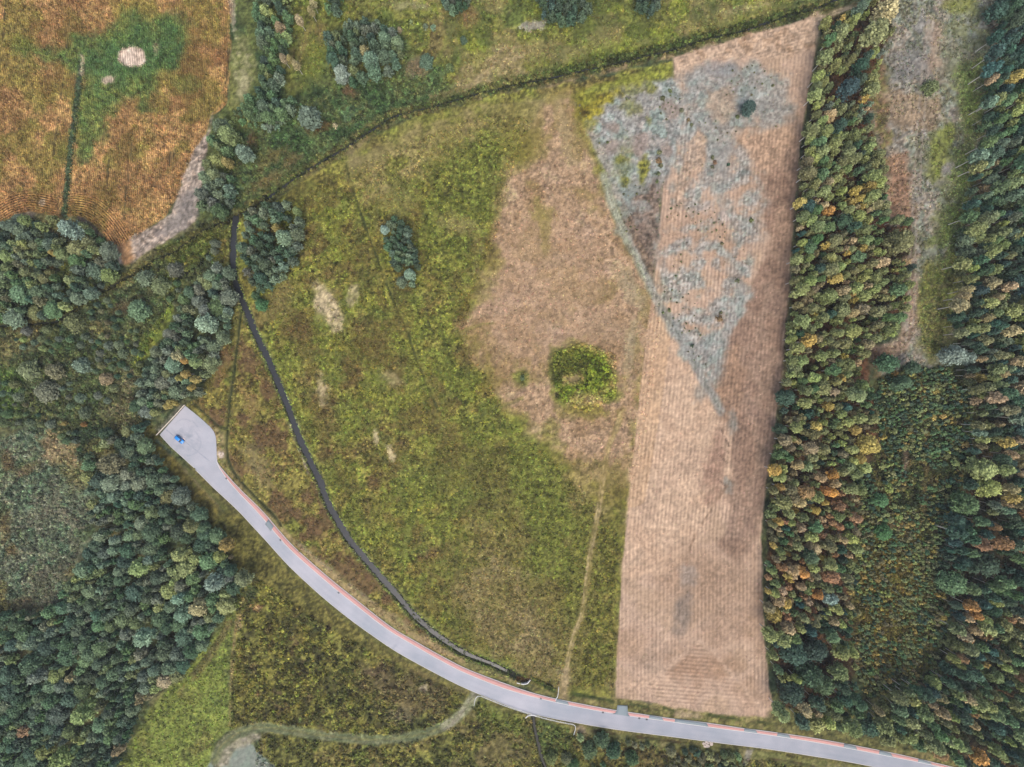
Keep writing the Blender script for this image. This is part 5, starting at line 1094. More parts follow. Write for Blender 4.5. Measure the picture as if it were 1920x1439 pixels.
# --- trees that can be picked out one by one: kind, x, y, radius, colour, region, label
NAMED = [
 ('oak', 1405, 200, 15, 'blue green', 'field', 'small round dark green tree standing alone on the grey heath of the stubble field'),
 ('oak', 1666, 681, 21, 'dark green', 'clear', 'large round dark green tree alone at the lower end of the sandy clearing'),
 ('alder', 1711, 690, 13, 'dark green', 'clear', 'dark green tree just right of the large round one below the clearing'),
 ('sapling', 1711, 701, 6, 'golden', 'clear', 'yellow bush at the foot of the dark tree below the clearing'),
 ('alder', 1694, 718, 16, 'green', 'clear', 'mid green tree between clearing and sapling thicket, below the large round one'),
 ('sapling', 1680, 700, 6, 'orange', 'clear', 'small orange sapling touching the large round dark tree'),
 ('willow', 1750, 160, 17, 'olive', 'clear', 'lone olive bush beside the wheel tracks in the upper right clearing'),
 ('alder', 127, 428, 19, 'silvery', 'stand', 'pale silvery round tree at the lower end of the corn field hedge'),
 ('alder', 98, 474, 7, 'golden', 'stand', 'small golden tree right of centre in the stand below the corn'),
 ('alder', 385, 606, 20, 'silvery', 'band', 'largest silvery round tree in the tree belt above the car park'),
 ('sapling', 373, 634, 6, 'silvery', 'band', 'small pale silvery tree just under the large silvery one'),
 ('birch', 346, 677, 6, 'orange', 'band', 'small bright orange tree in the belt above the car park'),
 ('birch', 331, 667, 9, 'tan', 'band', 'tan tree just left of the bright orange one above the car park'),
 ('birch', 348, 701, 7, 'golden', 'band', 'golden tree below the bright orange one above the car park'),
 ('birch', 337, 709, 7, 'golden', 'band', 'golden tree lower left of another, above the car park'),
 ('birch', 366, 711, 9, 'golden', 'band', 'golden tree on the right edge of the belt above the car park'),
 ('birch', 359, 727, 6, 'golden', 'band', 'small golden tree nearest to the meadow corner above the car park'),
 ('birch', 365, 680, 11, 'yellow green', 'band', 'yellow green tree right of the bright orange one'),
 ('alder', 319, 756, 8, 'golden', 'band', 'golden bush touching the upper corner of the car park fence'),
 ('alder', 312, 762, 7, 'golden', 'band', 'golden bush in the middle of three behind the car park fence'),
 ('alder', 289, 773, 9, 'yellow green', 'band', 'pale yellow bush furthest left behind the car park fence'),
 ('willow', 49, 693, 22, 'olive', 'scrub', 'large round olive bush furthest left in the wet scrub'),
 ('willow', 98, 696, 21, 'olive brown', 'scrub', 'large round brownish bush next to the olive one in the wet scrub'),
 ('willow', 148, 685, 20, 'grey', 'scrub', 'grey round bush third from left in the row of large ones'),
 ('willow', 80, 735, 24, 'grey', 'scrub', 'wide grey bush with tan twigs below the brownish round one'),
 ('willow', 195, 710, 14, 'tan', 'scrub', 'tan bush at the edge of the pale reeds'),
 ('willow', 155, 796, 6, 'orange', 'scrub', 'small orange bush between scrub and pale reeds'),
 ('willow', 118, 794, 6, 'golden', 'scrub', 'small golden bush left of the small orange one'),
 ('willow', 155, 775, 13, 'grey green', 'scrub', 'grey green bush just above the small orange one'),
 ('willow', 255, 580, 24, 'grey green', 'scrub', 'wide grey green bush left of the bright grass strip'),
 ('willow', 298, 535, 20, 'olive', 'scrub', 'olive round bush between the dark ditch and the tree belt'),
 ('willow', 268, 520, 18, 'grey green', 'scrub', 'grey green bush under the dark ditch'),
 ('willow', 325, 505, 16, 'grey', 'scrub', 'grey bush at the upper end of the bright grass strip'),
 ('willow', 175, 505, 20, 'grey green', 'scrub', 'grey green bush below the corn field corner'),
 ('willow', 185, 492, 14, 'grey', 'scrub', 'pale grey bush nearest the corn field corner'),
 ('willow', 135, 605, 20, 'olive', 'scrub', 'olive bush below the dark ditch, centre of the scrub'),
 ('alder', 425, 250, 18, 'olive', 'corner', 'olive golden round tree right of the sandy field edge'),
 ('alder', 411, 236, 14, 'grey green', 'corner', 'grey green tree touching the corn field corner'),
 ('alder', 455, 285, 17, 'grey green', 'corner', 'grey green round tree standing apart right of the field edge trees'),
 ('alder', 406, 298, 12, 'yellow green', 'corner', 'yellow green round tree beside the sandy field edge'),
 ('alder', 424, 304, 11, 'golden', 'corner', 'small golden tree right of the yellow green one by the sandy edge'),
 ('alder', 577, 218, 23, 'grey', 'north', 'large grey round tree standing alone right of the green column of trees'),
 ('sapling', 627, 234, 6, 'tan', 'north', 'small tan bush in the rough grass right of the grey tree'),
 ('birch', 545, 113, 7, 'golden', 'north', 'small golden tree on the right edge of the upper tree column'),
 ('birch', 531, 110, 8, 'tan', 'north', 'tan tree on the right edge of the upper tree column'),
 ('birch', 555, 122, 8, 'tan', 'north', 'tan tree lower right of the golden one, upper tree column'),
 ('birch', 525, 52, 9, 'tan', 'north', 'tan tree high on the right edge of the upper tree column'),
 ('birch', 561, 38, 8, 'tan', 'north', 'tan tree alone right of the upper tree column'),
 ('birch', 583, 22, 7, 'tan', 'north', 'pale tan slim tree near the top edge, lower of two'),
 ('birch', 586, 6, 7, 'tan', 'north', 'pale tan slim tree near the top edge, upper of two'),
 ('sapling', 540, 13, 6, 'yellow green', 'north', 'yellow green bush at the top of the upper tree column'),
 ('alder', 693, 112, 16, 'silvery', 'clump', 'pale green tree on the right side of the large clump'),
 ('alder', 640, 138, 16, 'silvery', 'clump', 'pale green tree at the lower left of the large clump'),
 ('alder', 662, 134, 11, 'olive', 'clump', 'olive tree at the lower edge of the large clump'),
 ('alder', 700, 133, 14, 'grey green', 'clump', 'grey green tree at the lower right of the large clump'),
 ('alder', 682, 95, 10, 'tan', 'clump', 'tan topped tree in the middle of the large clump'),
 ('willow', 798, 112, 17, 'grey green', 'north', 'grey green bush right of the large clump, beside bare soil'),
 ('willow', 842, 125, 11, 'olive', 'north', 'olive bush second right of the large clump'),
 ('willow', 868, 72, 8, 'dark green', 'north', 'small dark round bush alone in the upper grassland'),
 ('sapling', 797, 48, 6, 'grey green', 'north', 'small grey green bush, left of a pair in the upper grass'),
 ('sapling', 811, 50, 6, 'grey green', 'north', 'small grey green bush, right of a pair in the upper grass'),
 ('sapling', 770, 40, 5, 'olive', 'north', 'small olive bush left of the pair in the upper grass'),
 ('willow', 748, 54, 6, 'tan', 'north', 'small tan bush at the top right of the large clump'),
 ('alder', 518, 428, 9, 'golden', 'east', 'bright golden tree in the clump right of the canal bend'),
 ('alder', 531, 444, 15, 'silvery', 'east', 'silvery tree just below the bright golden one by the canal bend'),
 ('alder', 555, 395, 9, 'yellow green', 'east', 'yellow green tree at the top of the clump by the canal bend'),
 ('willow', 488, 571, 14, 'bright green', 'east', 'bright green bush on the canal bank below the clump'),
 ('willow', 476, 554, 10, 'green', 'east', 'green bush between canal and clump, above the bright green one'),
 ('alder', 720, 430, 9, 'silvery', 'island', 'pale green tree at the upper left end of the meadow shrub island'),
 ('alder', 767, 514, 13, 'silvery', 'island', 'pale green tree at the lower end of the meadow shrub island'),
 ('alder', 752, 528, 11, 'grey green', 'island', 'grey green tree at the lower tip of the meadow shrub island'),
 ('oak', 56, 1245, 24, 'dark green', 'lower', 'large dark round tree near the left edge of the lower wood'),
 ('alder', 68, 1268, 16, 'grey', 'lower', 'brownish grey tree just under the large dark one in the lower wood'),
 ('alder', 268, 1196, 19, 'silvery', 'lower', 'silvery tree in the middle of the lower wood'),
 ('alder', 334, 1122, 14, 'silvery', 'lower', 'silvery tree left of dark soil in the lower wood'),
 ('alder', 400, 1094, 17, 'silvery', 'lower', 'silvery tree near the right edge of the lower wood'),
 ('alder', 370, 1140, 17, 'tan', 'lower', 'pale tan tree right of centre in the lower wood'),
 ('alder', 279, 1050, 10, 'silvery', 'lower', 'pale mint green small tree in the upper lower wood'),
 ('alder', 214, 1013, 10, 'silvery', 'lower', 'pale mint green tree near the reeds, upper lower wood'),
 ('alder', 258, 1065, 17, 'yellow green', 'lower', 'flat yellow green tree just below the mint green one'),
 ('alder', 335, 1040, 17, 'yellow green', 'lower', 'yellow green tree close to the road verge'),
 ('alder', 357, 987, 14, 'yellow green', 'lower', 'yellow green tree nearest the road, upper lower wood'),
 ('alder', 423, 1022, 13, 'golden', 'lower', 'golden tree on the road side edge of the lower wood'),
 ('sapling', 430, 1046, 5, 'tan', 'lower', 'small tan bush at the road side tip of the lower wood'),
 ('alder', 455, 1085, 14, 'olive', 'lower', 'olive tree furthest right in the lower wood'),
 ('alder', 152, 1340, 20, 'yellow green', 'lower', 'large yellow green tree in the lower part of the lower wood'),
 ('alder', 112, 1425, 20, 'yellow green', 'lower', 'yellow green tree at the bottom edge of the lower wood'),
 ('alder', 45, 1370, 12, 'rusty', 'lower', 'rusty brown tree deep in the lower wood'),
 ('alder', 222, 1445, 7, 'tan', 'lower', 'tan tree nearest the bottom edge beside bright grass'),
 ('birch', 221, 1406, 10, 'tan', 'lower', 'tan birch on the bright grass edge near the bottom'),
 ('alder', 205, 870, 22, 'olive brown', 'lower', 'wide brownish olive tree at the top of the lower wood'),
 ('alder', 195, 812, 11, 'dark green', 'lower', 'dark green tree at the top corner of the lower wood'),
 ('oak', 1490, 1225, 26, 'dark green', 'strip', 'large dark green spreading tree, upper left of the oak group by the field'),
 ('oak', 1530, 1220, 24, 'dark green', 'strip', 'large dark green spreading tree, upper right of the oak group'),
 ('oak', 1520, 1268, 28, 'dark green', 'strip', 'largest dark green spreading tree, middle of the oak group'),
 ('oak', 1486, 1300, 24, 'dark green', 'strip', 'large dark green spreading tree, lowest of the oak group'),
 ('oak', 1546, 1285, 20, 'green', 'strip', 'green spreading tree, right side of the oak group'),
 ('alder', 1574, 1262, 17, 'olive', 'strip', 'olive tree right of the dark oak group, beside bare ground'),
 ('willow', 1660, 1000, 18, 'bright green', 'thicket', 'bright green round tree in the middle of the sapling thicket'),
 ('willow', 1655, 940, 16, 'bright green', 'thicket', 'bright green tree above the other one in the sapling thicket'),
 ('birch', 1553, 395, 10, 'orange', 'strip', 'bright orange birch, highest orange one in the field side strip'),
 ('birch', 1543, 386, 9, 'tan', 'strip', 'tan birch just left of the bright orange one'),
 ('birch', 1603, 358, 10, 'golden', 'strip', 'golden orange birch right of centre, upper field side strip'),
 ('birch', 1611, 372, 8, 'golden', 'strip', 'golden birch just below another, upper field side strip'),
 ('birch', 1547, 920, 9, 'orange', 'strip', 'bright orange birch in the lower field side strip, left of a pair'),
 ('birch', 1560, 922, 9, 'orange', 'strip', 'orange birch in the lower field side strip, right of a pair'),
 ('birch', 1545, 941, 7, 'golden', 'strip', 'golden birch just under the orange pair'),
 ('birch', 1560, 890, 10, 'orange', 'strip', 'rusty orange birch just above the orange pair'),
 ('birch', 1538, 895, 10, 'tan', 'strip', 'tan birch upper left of the orange pair'),
 ('birch', 1505, 1074, 10, 'orange', 'strip', 'orange birch near the field edge, lower strip'),
 ('birch', 1532, 1115, 10, 'orange', 'strip', 'bright orange birch above the dark oak group'),
 ('alder', 1558, 1124, 12, 'silvery', 'strip', 'pale blue green tree right of the bright orange birch'),
 ('alder', 1475, 745, 16, 'dark green', 'strip', 'dark green round tree on the field edge of the strip'),
 ('alder', 1465, 805, 13, 'dark green', 'strip', 'dark green tree lower on the field edge of the strip'),
 ('alder', 1555, 555, 16, 'olive', 'strip', 'pale olive round tree in the middle of the strip'),
 ('alder', 1630, 835, 19, 'golden', 'strip', 'large golden tree on the thicket side of the strip'),
 ('pine', 1590, 165, 20, 'blue green', 'strip', 'dark blue green pine in the upper strip, right of two'),
 ('pine', 1612, 150, 12, 'dark green', 'strip', 'small dark pine on the clearing side of the upper strip'),
 ('pine', 1612, 125, 14, 'dark green', 'strip', 'dark green pine above the others in the upper strip'),
 ('pine', 1627, 222, 9, 'dark green', 'strip', 'small dark pine touching the clearing, upper strip'),
 ('pine', 1578, 415, 16, 'dark green', 'strip', 'dark green pine right of the bright orange birch'),
 ('alder', 1690, 452, 26, 'olive', 'strip', 'wide olive tree jutting into the clearing'),
 ('birch', 1660, 22, 22, 'tan', 'strip', 'pale tan birch at the top end of the strip beside the sandy track'),
 ('birch', 1640, 62, 24, 'olive', 'strip', 'olive birch at the top end of the strip facing the clearing'),
 ('alder', 1790, 665, 20, 'silvery', 'wood', 'pale grey green tree where clearing and right wood meet'),
 ('alder', 1816, 670, 13, 'silvery', 'wood', 'pale mint tree right of the pale grey green one'),
 ('alder', 1846, 880, 24, 'yellow green', 'wood', 'large yellow green tree on the thicket edge of the right wood'),
 ('alder', 1856, 915, 20, 'yellow green', 'wood', 'yellow green tree just below the large one on the thicket edge'),
 ('alder', 1812, 945, 22, 'green', 'wood', 'green tree lower left of the yellow green ones'),
 ('oak', 1850, 1060, 26, 'dark green', 'wood', 'large dark green tree in the right wood, upper of two'),
 ('oak', 1790, 1095, 24, 'green', 'wood', 'large green tree where the right wood bulges towards the thicket'),
 ('aspen', 1818, 1135, 12, 'orange', 'wood', 'orange tree with pale leaning trunks beside the thicket'),
 ('aspen', 1827, 1152, 9, 'orange', 'wood', 'small orange tree right under the other orange one'),
 ('aspen', 1830, 1415, 14, 'orange', 'wood', 'orange tree near the road at the lower right'),
 ('aspen', 1900, 145, 12, 'golden', 'wood', 'golden tree near the top of the right wood'),
 ('aspen', 1858, 531, 12, 'tan', 'wood', 'tan tree with a pale trunk near the middle of the right wood'),
 ('willow', 1128, 1392, 16, 'dark green', 'south', 'dark green bush below the road, middle of the roadside bushes'),
 ('willow', 1105, 1412, 18, 'green', 'south', 'green bush below the road near the culvert ditch'),
 ('willow', 1152, 1412, 18, 'dark green', 'south', 'dark green bush lower right of the roadside bushes'),
 ('willow', 1185, 1425, 16, 'green', 'south', 'green bush furthest right of the roadside bushes'),
 ('willow', 1032, 1424, 14, 'olive', 'south', 'olive bush on the ditch bank below the road'),
 ('willow', 1062, 1425, 13, 'olive', 'south', 'olive bush between ditch and green roadside bushes'),
 ('willow', 1075, 1438, 14, 'green', 'south', 'green bush at the bottom edge right of the ditch'),
 ('bush', 1349, 597, 7, 'rusty', 'heath', 'largest dark brown bush in the pointed heath of the field'),
 ('bush', 1352, 586, 4, 'olive brown', 'heath', 'small brown bush just above the largest dark brown one'),
 ('bush', 1236, 285, 6, 'olive brown', 'heath', 'brown bush at the top of the dark streak on the grey heath'),
 ('bush', 1235, 300, 7, 'rusty', 'heath', 'brown bush in the middle of the dark streak on the heath'),
 ('bush', 1239, 310, 5, 'olive brown', 'heath', 'brown bush right below the middle of the dark streak'),
 ('bush', 1234, 325, 5, 'olive brown', 'heath', 'brown bush low in the dark streak on the heath'),
 ('bush', 1232, 339, 4, 'olive brown', 'heath', 'small brown bush at the foot of the dark streak'),
 ('bush', 1278, 206, 5, 'olive brown', 'heath', 'brown bush at the top left of the upper heath streak'),
 ('bush', 1291, 224, 5, 'rusty', 'heath', 'brown bush in the middle of the upper heath streak'),
 ('bush', 1297, 233, 4, 'olive brown', 'heath', 'small brown bush at the lower end of the upper heath streak'),
 ('bush', 1336, 294, 5, 'olive brown', 'heath', 'brown bush at the top of the right heath cluster'),
 ('bush', 1341, 304, 5, 'rusty', 'heath', 'brown bush in the right heath cluster'),
 ('bush', 1336, 312, 4, 'olive brown', 'heath', 'small brown bush at the foot of the right heath cluster'),
 ('bush', 1366, 308, 4, 'dark green', 'heath', 'small dark bush just right of the right heath cluster'),
 ('bush', 1243, 183, 6, 'olive brown', 'heath', 'olive brown bush high on the left heath'),
 ('bush', 1256, 169, 5, 'olive', 'heath', 'olive bush highest on the left heath'),
 ('bush', 1383, 218, 5, 'olive', 'heath', 'small olive bush lower left of the lone round dark tree'),
 ('bush', 1384, 526, 5, 'olive brown', 'heath', 'olive brown bush on the right branch of the pointed heath'),
 ('bush', 1409, 412, 5, 'olive', 'heath', 'olive bush on the right edge of the heath'),
 ('bush', 1354, 456, 4, 'olive brown', 'heath', 'small olive brown bush in the middle of the striped heath'),
 ('bush', 1298, 648, 4, 'dark green', 'heath', 'dark bush left of the heath point'),
 ('bush', 1255, 582, 4, 'olive', 'heath', 'olive bush beside the grey diagonal path, right of two'),
 ('bush', 1243, 586, 3, 'olive', 'heath', 'olive bush beside the grey diagonal path, left of two'),
 ('bush', 979, 709, 6, 'green', 'meadow', 'small green bush left of the green ring in the dry meadow'),
]
for t in NAMED:
    add_tree(*t[:6], named=t[6])

def t_strip(x, y, k, r):
    if k == 'pine': return {'dark green': 2, 'blue green': 1}
    if y < 260: return {'olive': 6, 'yellow green': 2, 'grey green': 1.5, 'tan': .6, 'golden': .5, 'green': 1}
    if y < 480: return {'olive': 6, 'green': 1.6, 'yellow green': 2, 'olive brown': 1.5, 'tan': .4, 'golden': .7}
    if y < 700: return {'olive': 5, 'yellow green': 2.4, 'tan': .9, 'olive brown': 2, 'green': 1, 'golden': .5}
    if y < 900: return {'olive': 5, 'green': 1.6, 'tan': .7, 'olive brown': 2, 'yellow green': 2, 'golden': .6, 'dark green': .6}
    if y < 1160: return {'olive': 4, 'tan': 1.2, 'rusty': .9, 'olive brown': 2, 'golden': 1, 'green': 1, 'yellow green': 1}
    return {'olive': 3, 'green': 2, 'dark green': 2, 'yellow green': 1, 'tan': .8}
def t_wood(x, y, k, r):
    if k == 'pine': return {'dark green': 2, 'blue green': 2}
    if y < 150: return {'blue green': 4, 'dark green': 2}
    if y < 480: return {'olive': 3, 'grey green': 3, 'green': 1.5, 'dark green': 1.5, 'yellow green': 1.4, 'tan': .6}
    if y < 700: return {'grey green': 3, 'dark green': 2, 'olive': 2, 'tan': 1.4, 'yellow green': 1, 'blue green': 1}
    if y < 960: return {'olive': 2, 'tan': 2.6, 'grey green': 2.4, 'dark green': 1.5, 'golden': .8, 'olive brown': 1.4, 'yellow green': 1}
    if y < 1140: return {'dark green': 5, 'blue green': 2, 'green': 2, 'yellow green': .7, 'rusty': .6}
    return {'olive': 3, 'green': 2, 'tan': 1.4, 'yellow green': 1.6, 'dark green': 2, 'golden': .6, 'rusty': .5}
fill('strip', STRIP, 17.5, {'birch': .8, 'alder': .14, 'pine': .06}, t_strip, (.46, .66), seed=1, spvar=.45, holes=((1645, 200, 14, 34), (1595, 1245, 14, 20), (1560, 612, 18, 7), (1640, 420, 16, 8)))
fill('strip', [(1450, 1330), (1600, 1335), (1700, 1370), (1790, 1412), (1700, 1400), (1600, 1370), (1500, 1355)], 23, {'birch': .6, 'alder': .4}, t_strip, (.5, .7), seed=2)
fill('wood', [(p[0] - 15, p[1]) if p[1] < 700 and p[0] < 1900 else p for p in EASTWOOD], 20, {'aspen': .58, 'alder': .26, 'pine': .16}, t_wood, (.46, .64), seed=3, spvar=.34)
fill('thicket', THICKET, 9, {'sapling': 1}, lambda x, y, k, r: ({'green': 4, 'dark green': 4, 'olive': 3, 'yellow green': 1, 'golden': .25} if y < 960 else {'olive': 4, 'green': 3, 'golden': 1, 'olive brown': 2.4, 'dark green': 2, 'yellow green': 1.2}), (.40, .64), seed=4, spvar=.4, dens=.8)
t_left = {'grey green': 4, 'dark green': 3, 'green': 3, 'olive': 1.6, 'grey': 1.8, 'yellow green': .8, 'olive brown': .8}
fill('stand', STAND, 18, {'alder': .8, 'willow': .2}, {'dark green': 3, 'grey green': 4, 'olive': 2, 'green': 2, 'olive brown': 1, 'yellow green': .6}, (.52, .84), seed=5, spvar=.45, hs=.72, holes=((122, 500, 8, 60), (92, 502, 22, 9)))
fill('band', BAND, 16, {'alder': 1}, {'grey green': 4, 'grey': 3, 'dark green': 3, 'green': 1.4, 'olive': 1}, (.52, .84), seed=6, spvar=.45, hs=.68)
fill('lower', [(p[0] + 14, p[1]) if 120 < p[0] < 200 and p[1] < 1160 else p for p in LOWER], 17, {'alder': 1}, lambda x, y, k, r: ({'grey green': 3, 'dark green': 4, 'green': 2.5, 'grey': 2, 'olive': 1, 'yellow green': .5} if y < 1230 else {'green': 3, 'dark green': 4, 'grey green': 3, 'olive': 1.2, 'yellow green': 1.4, 'tan': .3}), (.52, .86), seed=7, spvar=.48, hs=.72, holes=((325, 1190, 8, 26), (40, 1225, 14, 14), (390, 1062, 30, 8)))
fill('scrub', SCRUBW, 20, {'willow': 1}, {'grey green': 4, 'green': 2, 'grey': 2, 'olive': 2, 'dark green': 2, 'yellow green': .7, 'olive brown': 1}, (.32, .56), seed=8, dens=.36, spvar=.4, holes=((280, 620, 24, 60),))
fill('north', COLUMN, 16, {'alder': 1}, {'green': 4, 'dark green': 2, 'grey green': 2, 'yellow green': 1.2}, (.5, .72), seed=9)
fill('corner', [(405, 215), (430, 225), (440, 260), (430, 330), (440, 370), (420, 396), (378, 396), (376, 350), (392, 280)], 17, {'alder': 1}, {'grey green': 3, 'green': 2, 'grey': 2, 'olive': 2}, (.5, .7), seed=10)
fill('corner', [(440, 195), (470, 215), (530, 225), (520, 238), (470, 235), (430, 232)], 11, {'sapling': 1}, {'green': 3, 'grey green': 2, 'yellow green': 1}, (.5, .7), seed=11)
fill('clump', [(612, 70), (650, 42), (700, 40), (740, 60), (752, 100), (735, 130), (700, 150), (650, 156), (620, 130), (606, 96)], 16, {'alder': 1}, {'dark green': 4, 'grey green': 3, 'grey': 1.5, 'olive': 1.5}, (.5, .7), seed=12)
fill('east', [(465, 400), (500, 385), (540, 380), (568, 386), (564, 430), (550, 490), (520, 540), (490, 545), (462, 520), (452, 460)], 17, {'alder': 1}, {'dark green': 4, 'grey green': 3, 'grey': 2, 'green': 1}, (.5, .72), seed=13)
fill('island', [(714, 418), (735, 408), (762, 425), (776, 465), (784, 510), (772, 540), (756, 530), (738, 490), (718, 450)], 10.5, {'alder': 1}, {'dark green': 4, 'grey green': 3, 'green': 1}, (.6, .9), seed=14, hs=.62)
fill('top', [(1010, -20), (1108, -20), (1104, 20), (1075, 42), (1035, 40), (1012, 22)], 15, {'alder': 1}, {'blue green': 2, 'dark green': 4}, (.5, .72), seed=15)
fill('top', [(1192, -20), (1240, -20), (1236, 12), (1215, 24), (1196, 14)], 15, {'alder': 1}, {'dark green': 4}, (.5, .72), seed=16)
fill('top', [(826, -20), (884, -20), (876, 10), (850, 26), (834, 12)], 13, {'alder': 1}, {'dark green': 3, 'grey green': 2}, (.5, .72), seed=17)
fill('top', [(612, -20), (640, -20), (636, 14), (620, 22), (608, 10)], 13, {'alder': 1}, {'dark green': 3, 'green': 2}, (.5, .72), seed=18)
fill('south', [(1086, 1386), (1160, 1388), (1260, 1402), (1400, 1422), (1400, 1450), (1086, 1450)], 15, {'willow': .5, 'sapling': .5}, {'olive brown': 3, 'olive': 3, 'green': 2, 'dark green': 2}, (.42, .7), seed=19, dens=.62)
fill('heath', HEATH_W, 15, {'bush': 1}, {'olive brown': 2, 'olive': 2}, (.08, .17), seed=20, dens=.3, spvar=.4)
fill('heath', HEATH_E, 19, {'bush': 1}, {'olive brown': 3, 'olive': 1}, (.07, .13), seed=21, dens=.28, spvar=.4)

# ------------------------------------------------------------------ labels that single out each tree
REGW = {'strip': 'in the strip beside the stubble field', 'wood': 'in the right wood', 'thicket': 'in the sapling thicket', 'stand': 'in the stand below the corn', 'band': 'in the tree belt above the car park', 'lower': 'in the lower left wood',
        'scrub': 'in the left wet scrub', 'north': 'in the upper tree column', 'corner': 'along the sandy field edge', 'clump': 'in the large upper clump', 'east': 'in the clump by the canal bend', 'island': 'in the meadow shrub island',
        'top': 'at the top', 'south': 'below the road at the bottom', 'heath': 'on the grey heath', 'field': 'on the stubble field', 'clear': 'by the sandy clearing', 'meadow': 'in the meadow'}
GRPW = {'strip': 'trees in the strip beside the stubble field', 'wood': 'trees of the right hand wood', 'thicket': 'saplings of the thicket', 'stand': 'trees of the stand below the corn', 'band': 'trees in the belt above the car park', 'lower': 'trees of the lower left wood',
        'scrub': 'bushes in the wet scrub', 'north': 'trees in the upper grassland', 'corner': 'trees along the sandy field edge', 'clump': 'trees of the large upper clump', 'east': 'trees by the canal bend', 'island': 'trees of the meadow shrub island',
        'top': 'trees at the top edge', 'south': 'bushes below the road', 'heath': 'bushes on the grey heath', 'field': 'trees on the stubble field', 'clear': 'trees by the sandy clearing', 'meadow': 'bushes in the meadow'}
LEVELS = [(95, 'near the top edge'), (240, 'level with the lone round tree'), (400, 'level with the dark heath streak'), (545, 'level with the shrub island'), (660, 'above the green ring'), (765, 'level with the green ring'), (880, 'level with the blue car'),
          (1020, 'below the blue car'), (1130, 'level with the canal\'s lower bend'), (1250, 'level with the fallow field'), (1345, 'above the road'), (9999, 'near the bottom edge')]
def level(y):
    for m, s in LEVELS:
        if y < m: return s
ORD = ['first', 'second', 'third', 'fourth', 'fifth', 'sixth', 'seventh', 'eighth', 'ninth', 'tenth', 'eleventh', 'twelfth', 'thirteenth', 'fourteenth', 'fifteenth', 'sixteenth', 'seventeenth', 'eighteenth', 'nineteenth', 'twentieth']
def in_view(t):
    return -t['r'] * .6 < t['px'] < 1919 + t['r'] * .6 and -t['r'] * .6 < t['py'] < 1438 + t['r'] * .6

LIMIT = {'birch': 300, 'aspen': 280, 'pine': 120, 'alder': 300, 'oak': 40, 'willow': 200, 'sapling': 290, 'bush': 120}
single, rest = [], []
for kd in PROTO:
    L = sorted([t for t in TREES if t['kind'] == kd], key=lambda t: (not in_view(t), not t['named'], -t['r']))
    seen = [t for t in L if in_view(t)]
    keep = seen[:LIMIT[kd]]
    ids = {id(t) for t in keep}
    single += keep
    rest += [t for t in L if id(t) not in ids]
qr = {}
for kd in PROTO:
    rs = sorted(t['r'] for t in single if t['kind'] == kd)
    if rs: qr[kd] = (rs[int(len(rs) * .33)], rs[int(len(rs) * .67)])
def size_word(t):
    a, b = qr[t['kind']]
    return 'small ' if t['r'] < a else 'large ' if t['r'] > b else ''
def desc(t, size=True):
    return (size_word(t) if size else '') + t['tint'] + ' ' + KWORD[t['kind']]
SPX = np.array([t['px'] for t in single]); SPY = np.array([t['py'] for t in single])
def neighbour(t):
    d = np.hypot(SPX - t['px'], SPY - t['py'])
    out = []
    for j in np.argsort(d)[1:6]:
        o = single[j]
        if o is t or d[j] > 45: continue
        dx, dy = o['px'] - t['px'], o['py'] - t['py']
        rel = ('left of' if dx > 0 else 'right of') if abs(dx) > abs(dy) else ('above' if dy > 0 else 'below')
        out.append(rel + (' an ' if o['tint'][0] in 'aeiou' else ' a ') + o['tint'] + ' one')
    return out
def words(s): return len(s.split())
for t in single:
    t['label'] = t['named']
groups = {}
for t in single:
    if not t['named']:
        groups.setdefault((desc(t), t['reg'], level(t['py'])), []).append(t)
for (ds, rg, lv), L in groups.items():
    base = f'{ds} {REGW[rg]}'
    if len(L) == 1:
        sh = {'in the strip beside the stubble field': 'in the field side strip', 'in the tree belt above the car park': 'in the car park tree belt', 'in the clump by the canal bend': 'in the canal bend clump'}.get(REGW[rg], REGW[rg])
        sz = size_word(L[0]) or 'medium sized '
        L[0]['label'] = f'{sz}{L[0]["tint"]} {KWORD[L[0]["kind"]]} {sh} {lv}'
        continue
    # neighbours first, then the rank from the top
    cand = {}
    for t in L:
        for nb in neighbour(t):
            cand.setdefault(nb, []).append(t)
    L.sort(key=lambda t: t['py'])
    for k, t in enumerate(L):
        nb = next((n for n in neighbour(t) if len(cand[n]) == 1), None)
        short = {'in the strip beside the stubble field': 'in the field side strip', 'in the tree belt above the car park': 'in the car park tree belt', 'in the clump by the canal bend': 'in the canal bend clump', 'below the road at the bottom': 'below the road'}.get(REGW[rg], REGW[rg])
        opts = []
        if nb:
            opts = [f'{ds} {nb} {short} {lv}', f'{ds} {nb} {short}, {lv}'.replace('level with', 'at')]
        m = len(L) - 1 - k
        rk, rs = (f'{ORD[k]} from the top', f'{ORD[k]} down') if k <= m else (f'{ORD[min(m, 19)]} from below', f'{ORD[min(m, 19)]} up')
        opts += [f'{ds}, {rk}, {short} {lv}', f'{ds}, {rs}, {short} {lv}', f'{ds}, {rs}, {short} {lv}'.replace('level with', 'by'), f'{ds}, {rs}, {short} {lv}'.replace('level with the', 'by')]
        t['label'] = next((o for o in opts if words(o) <= 16), opts[-1])

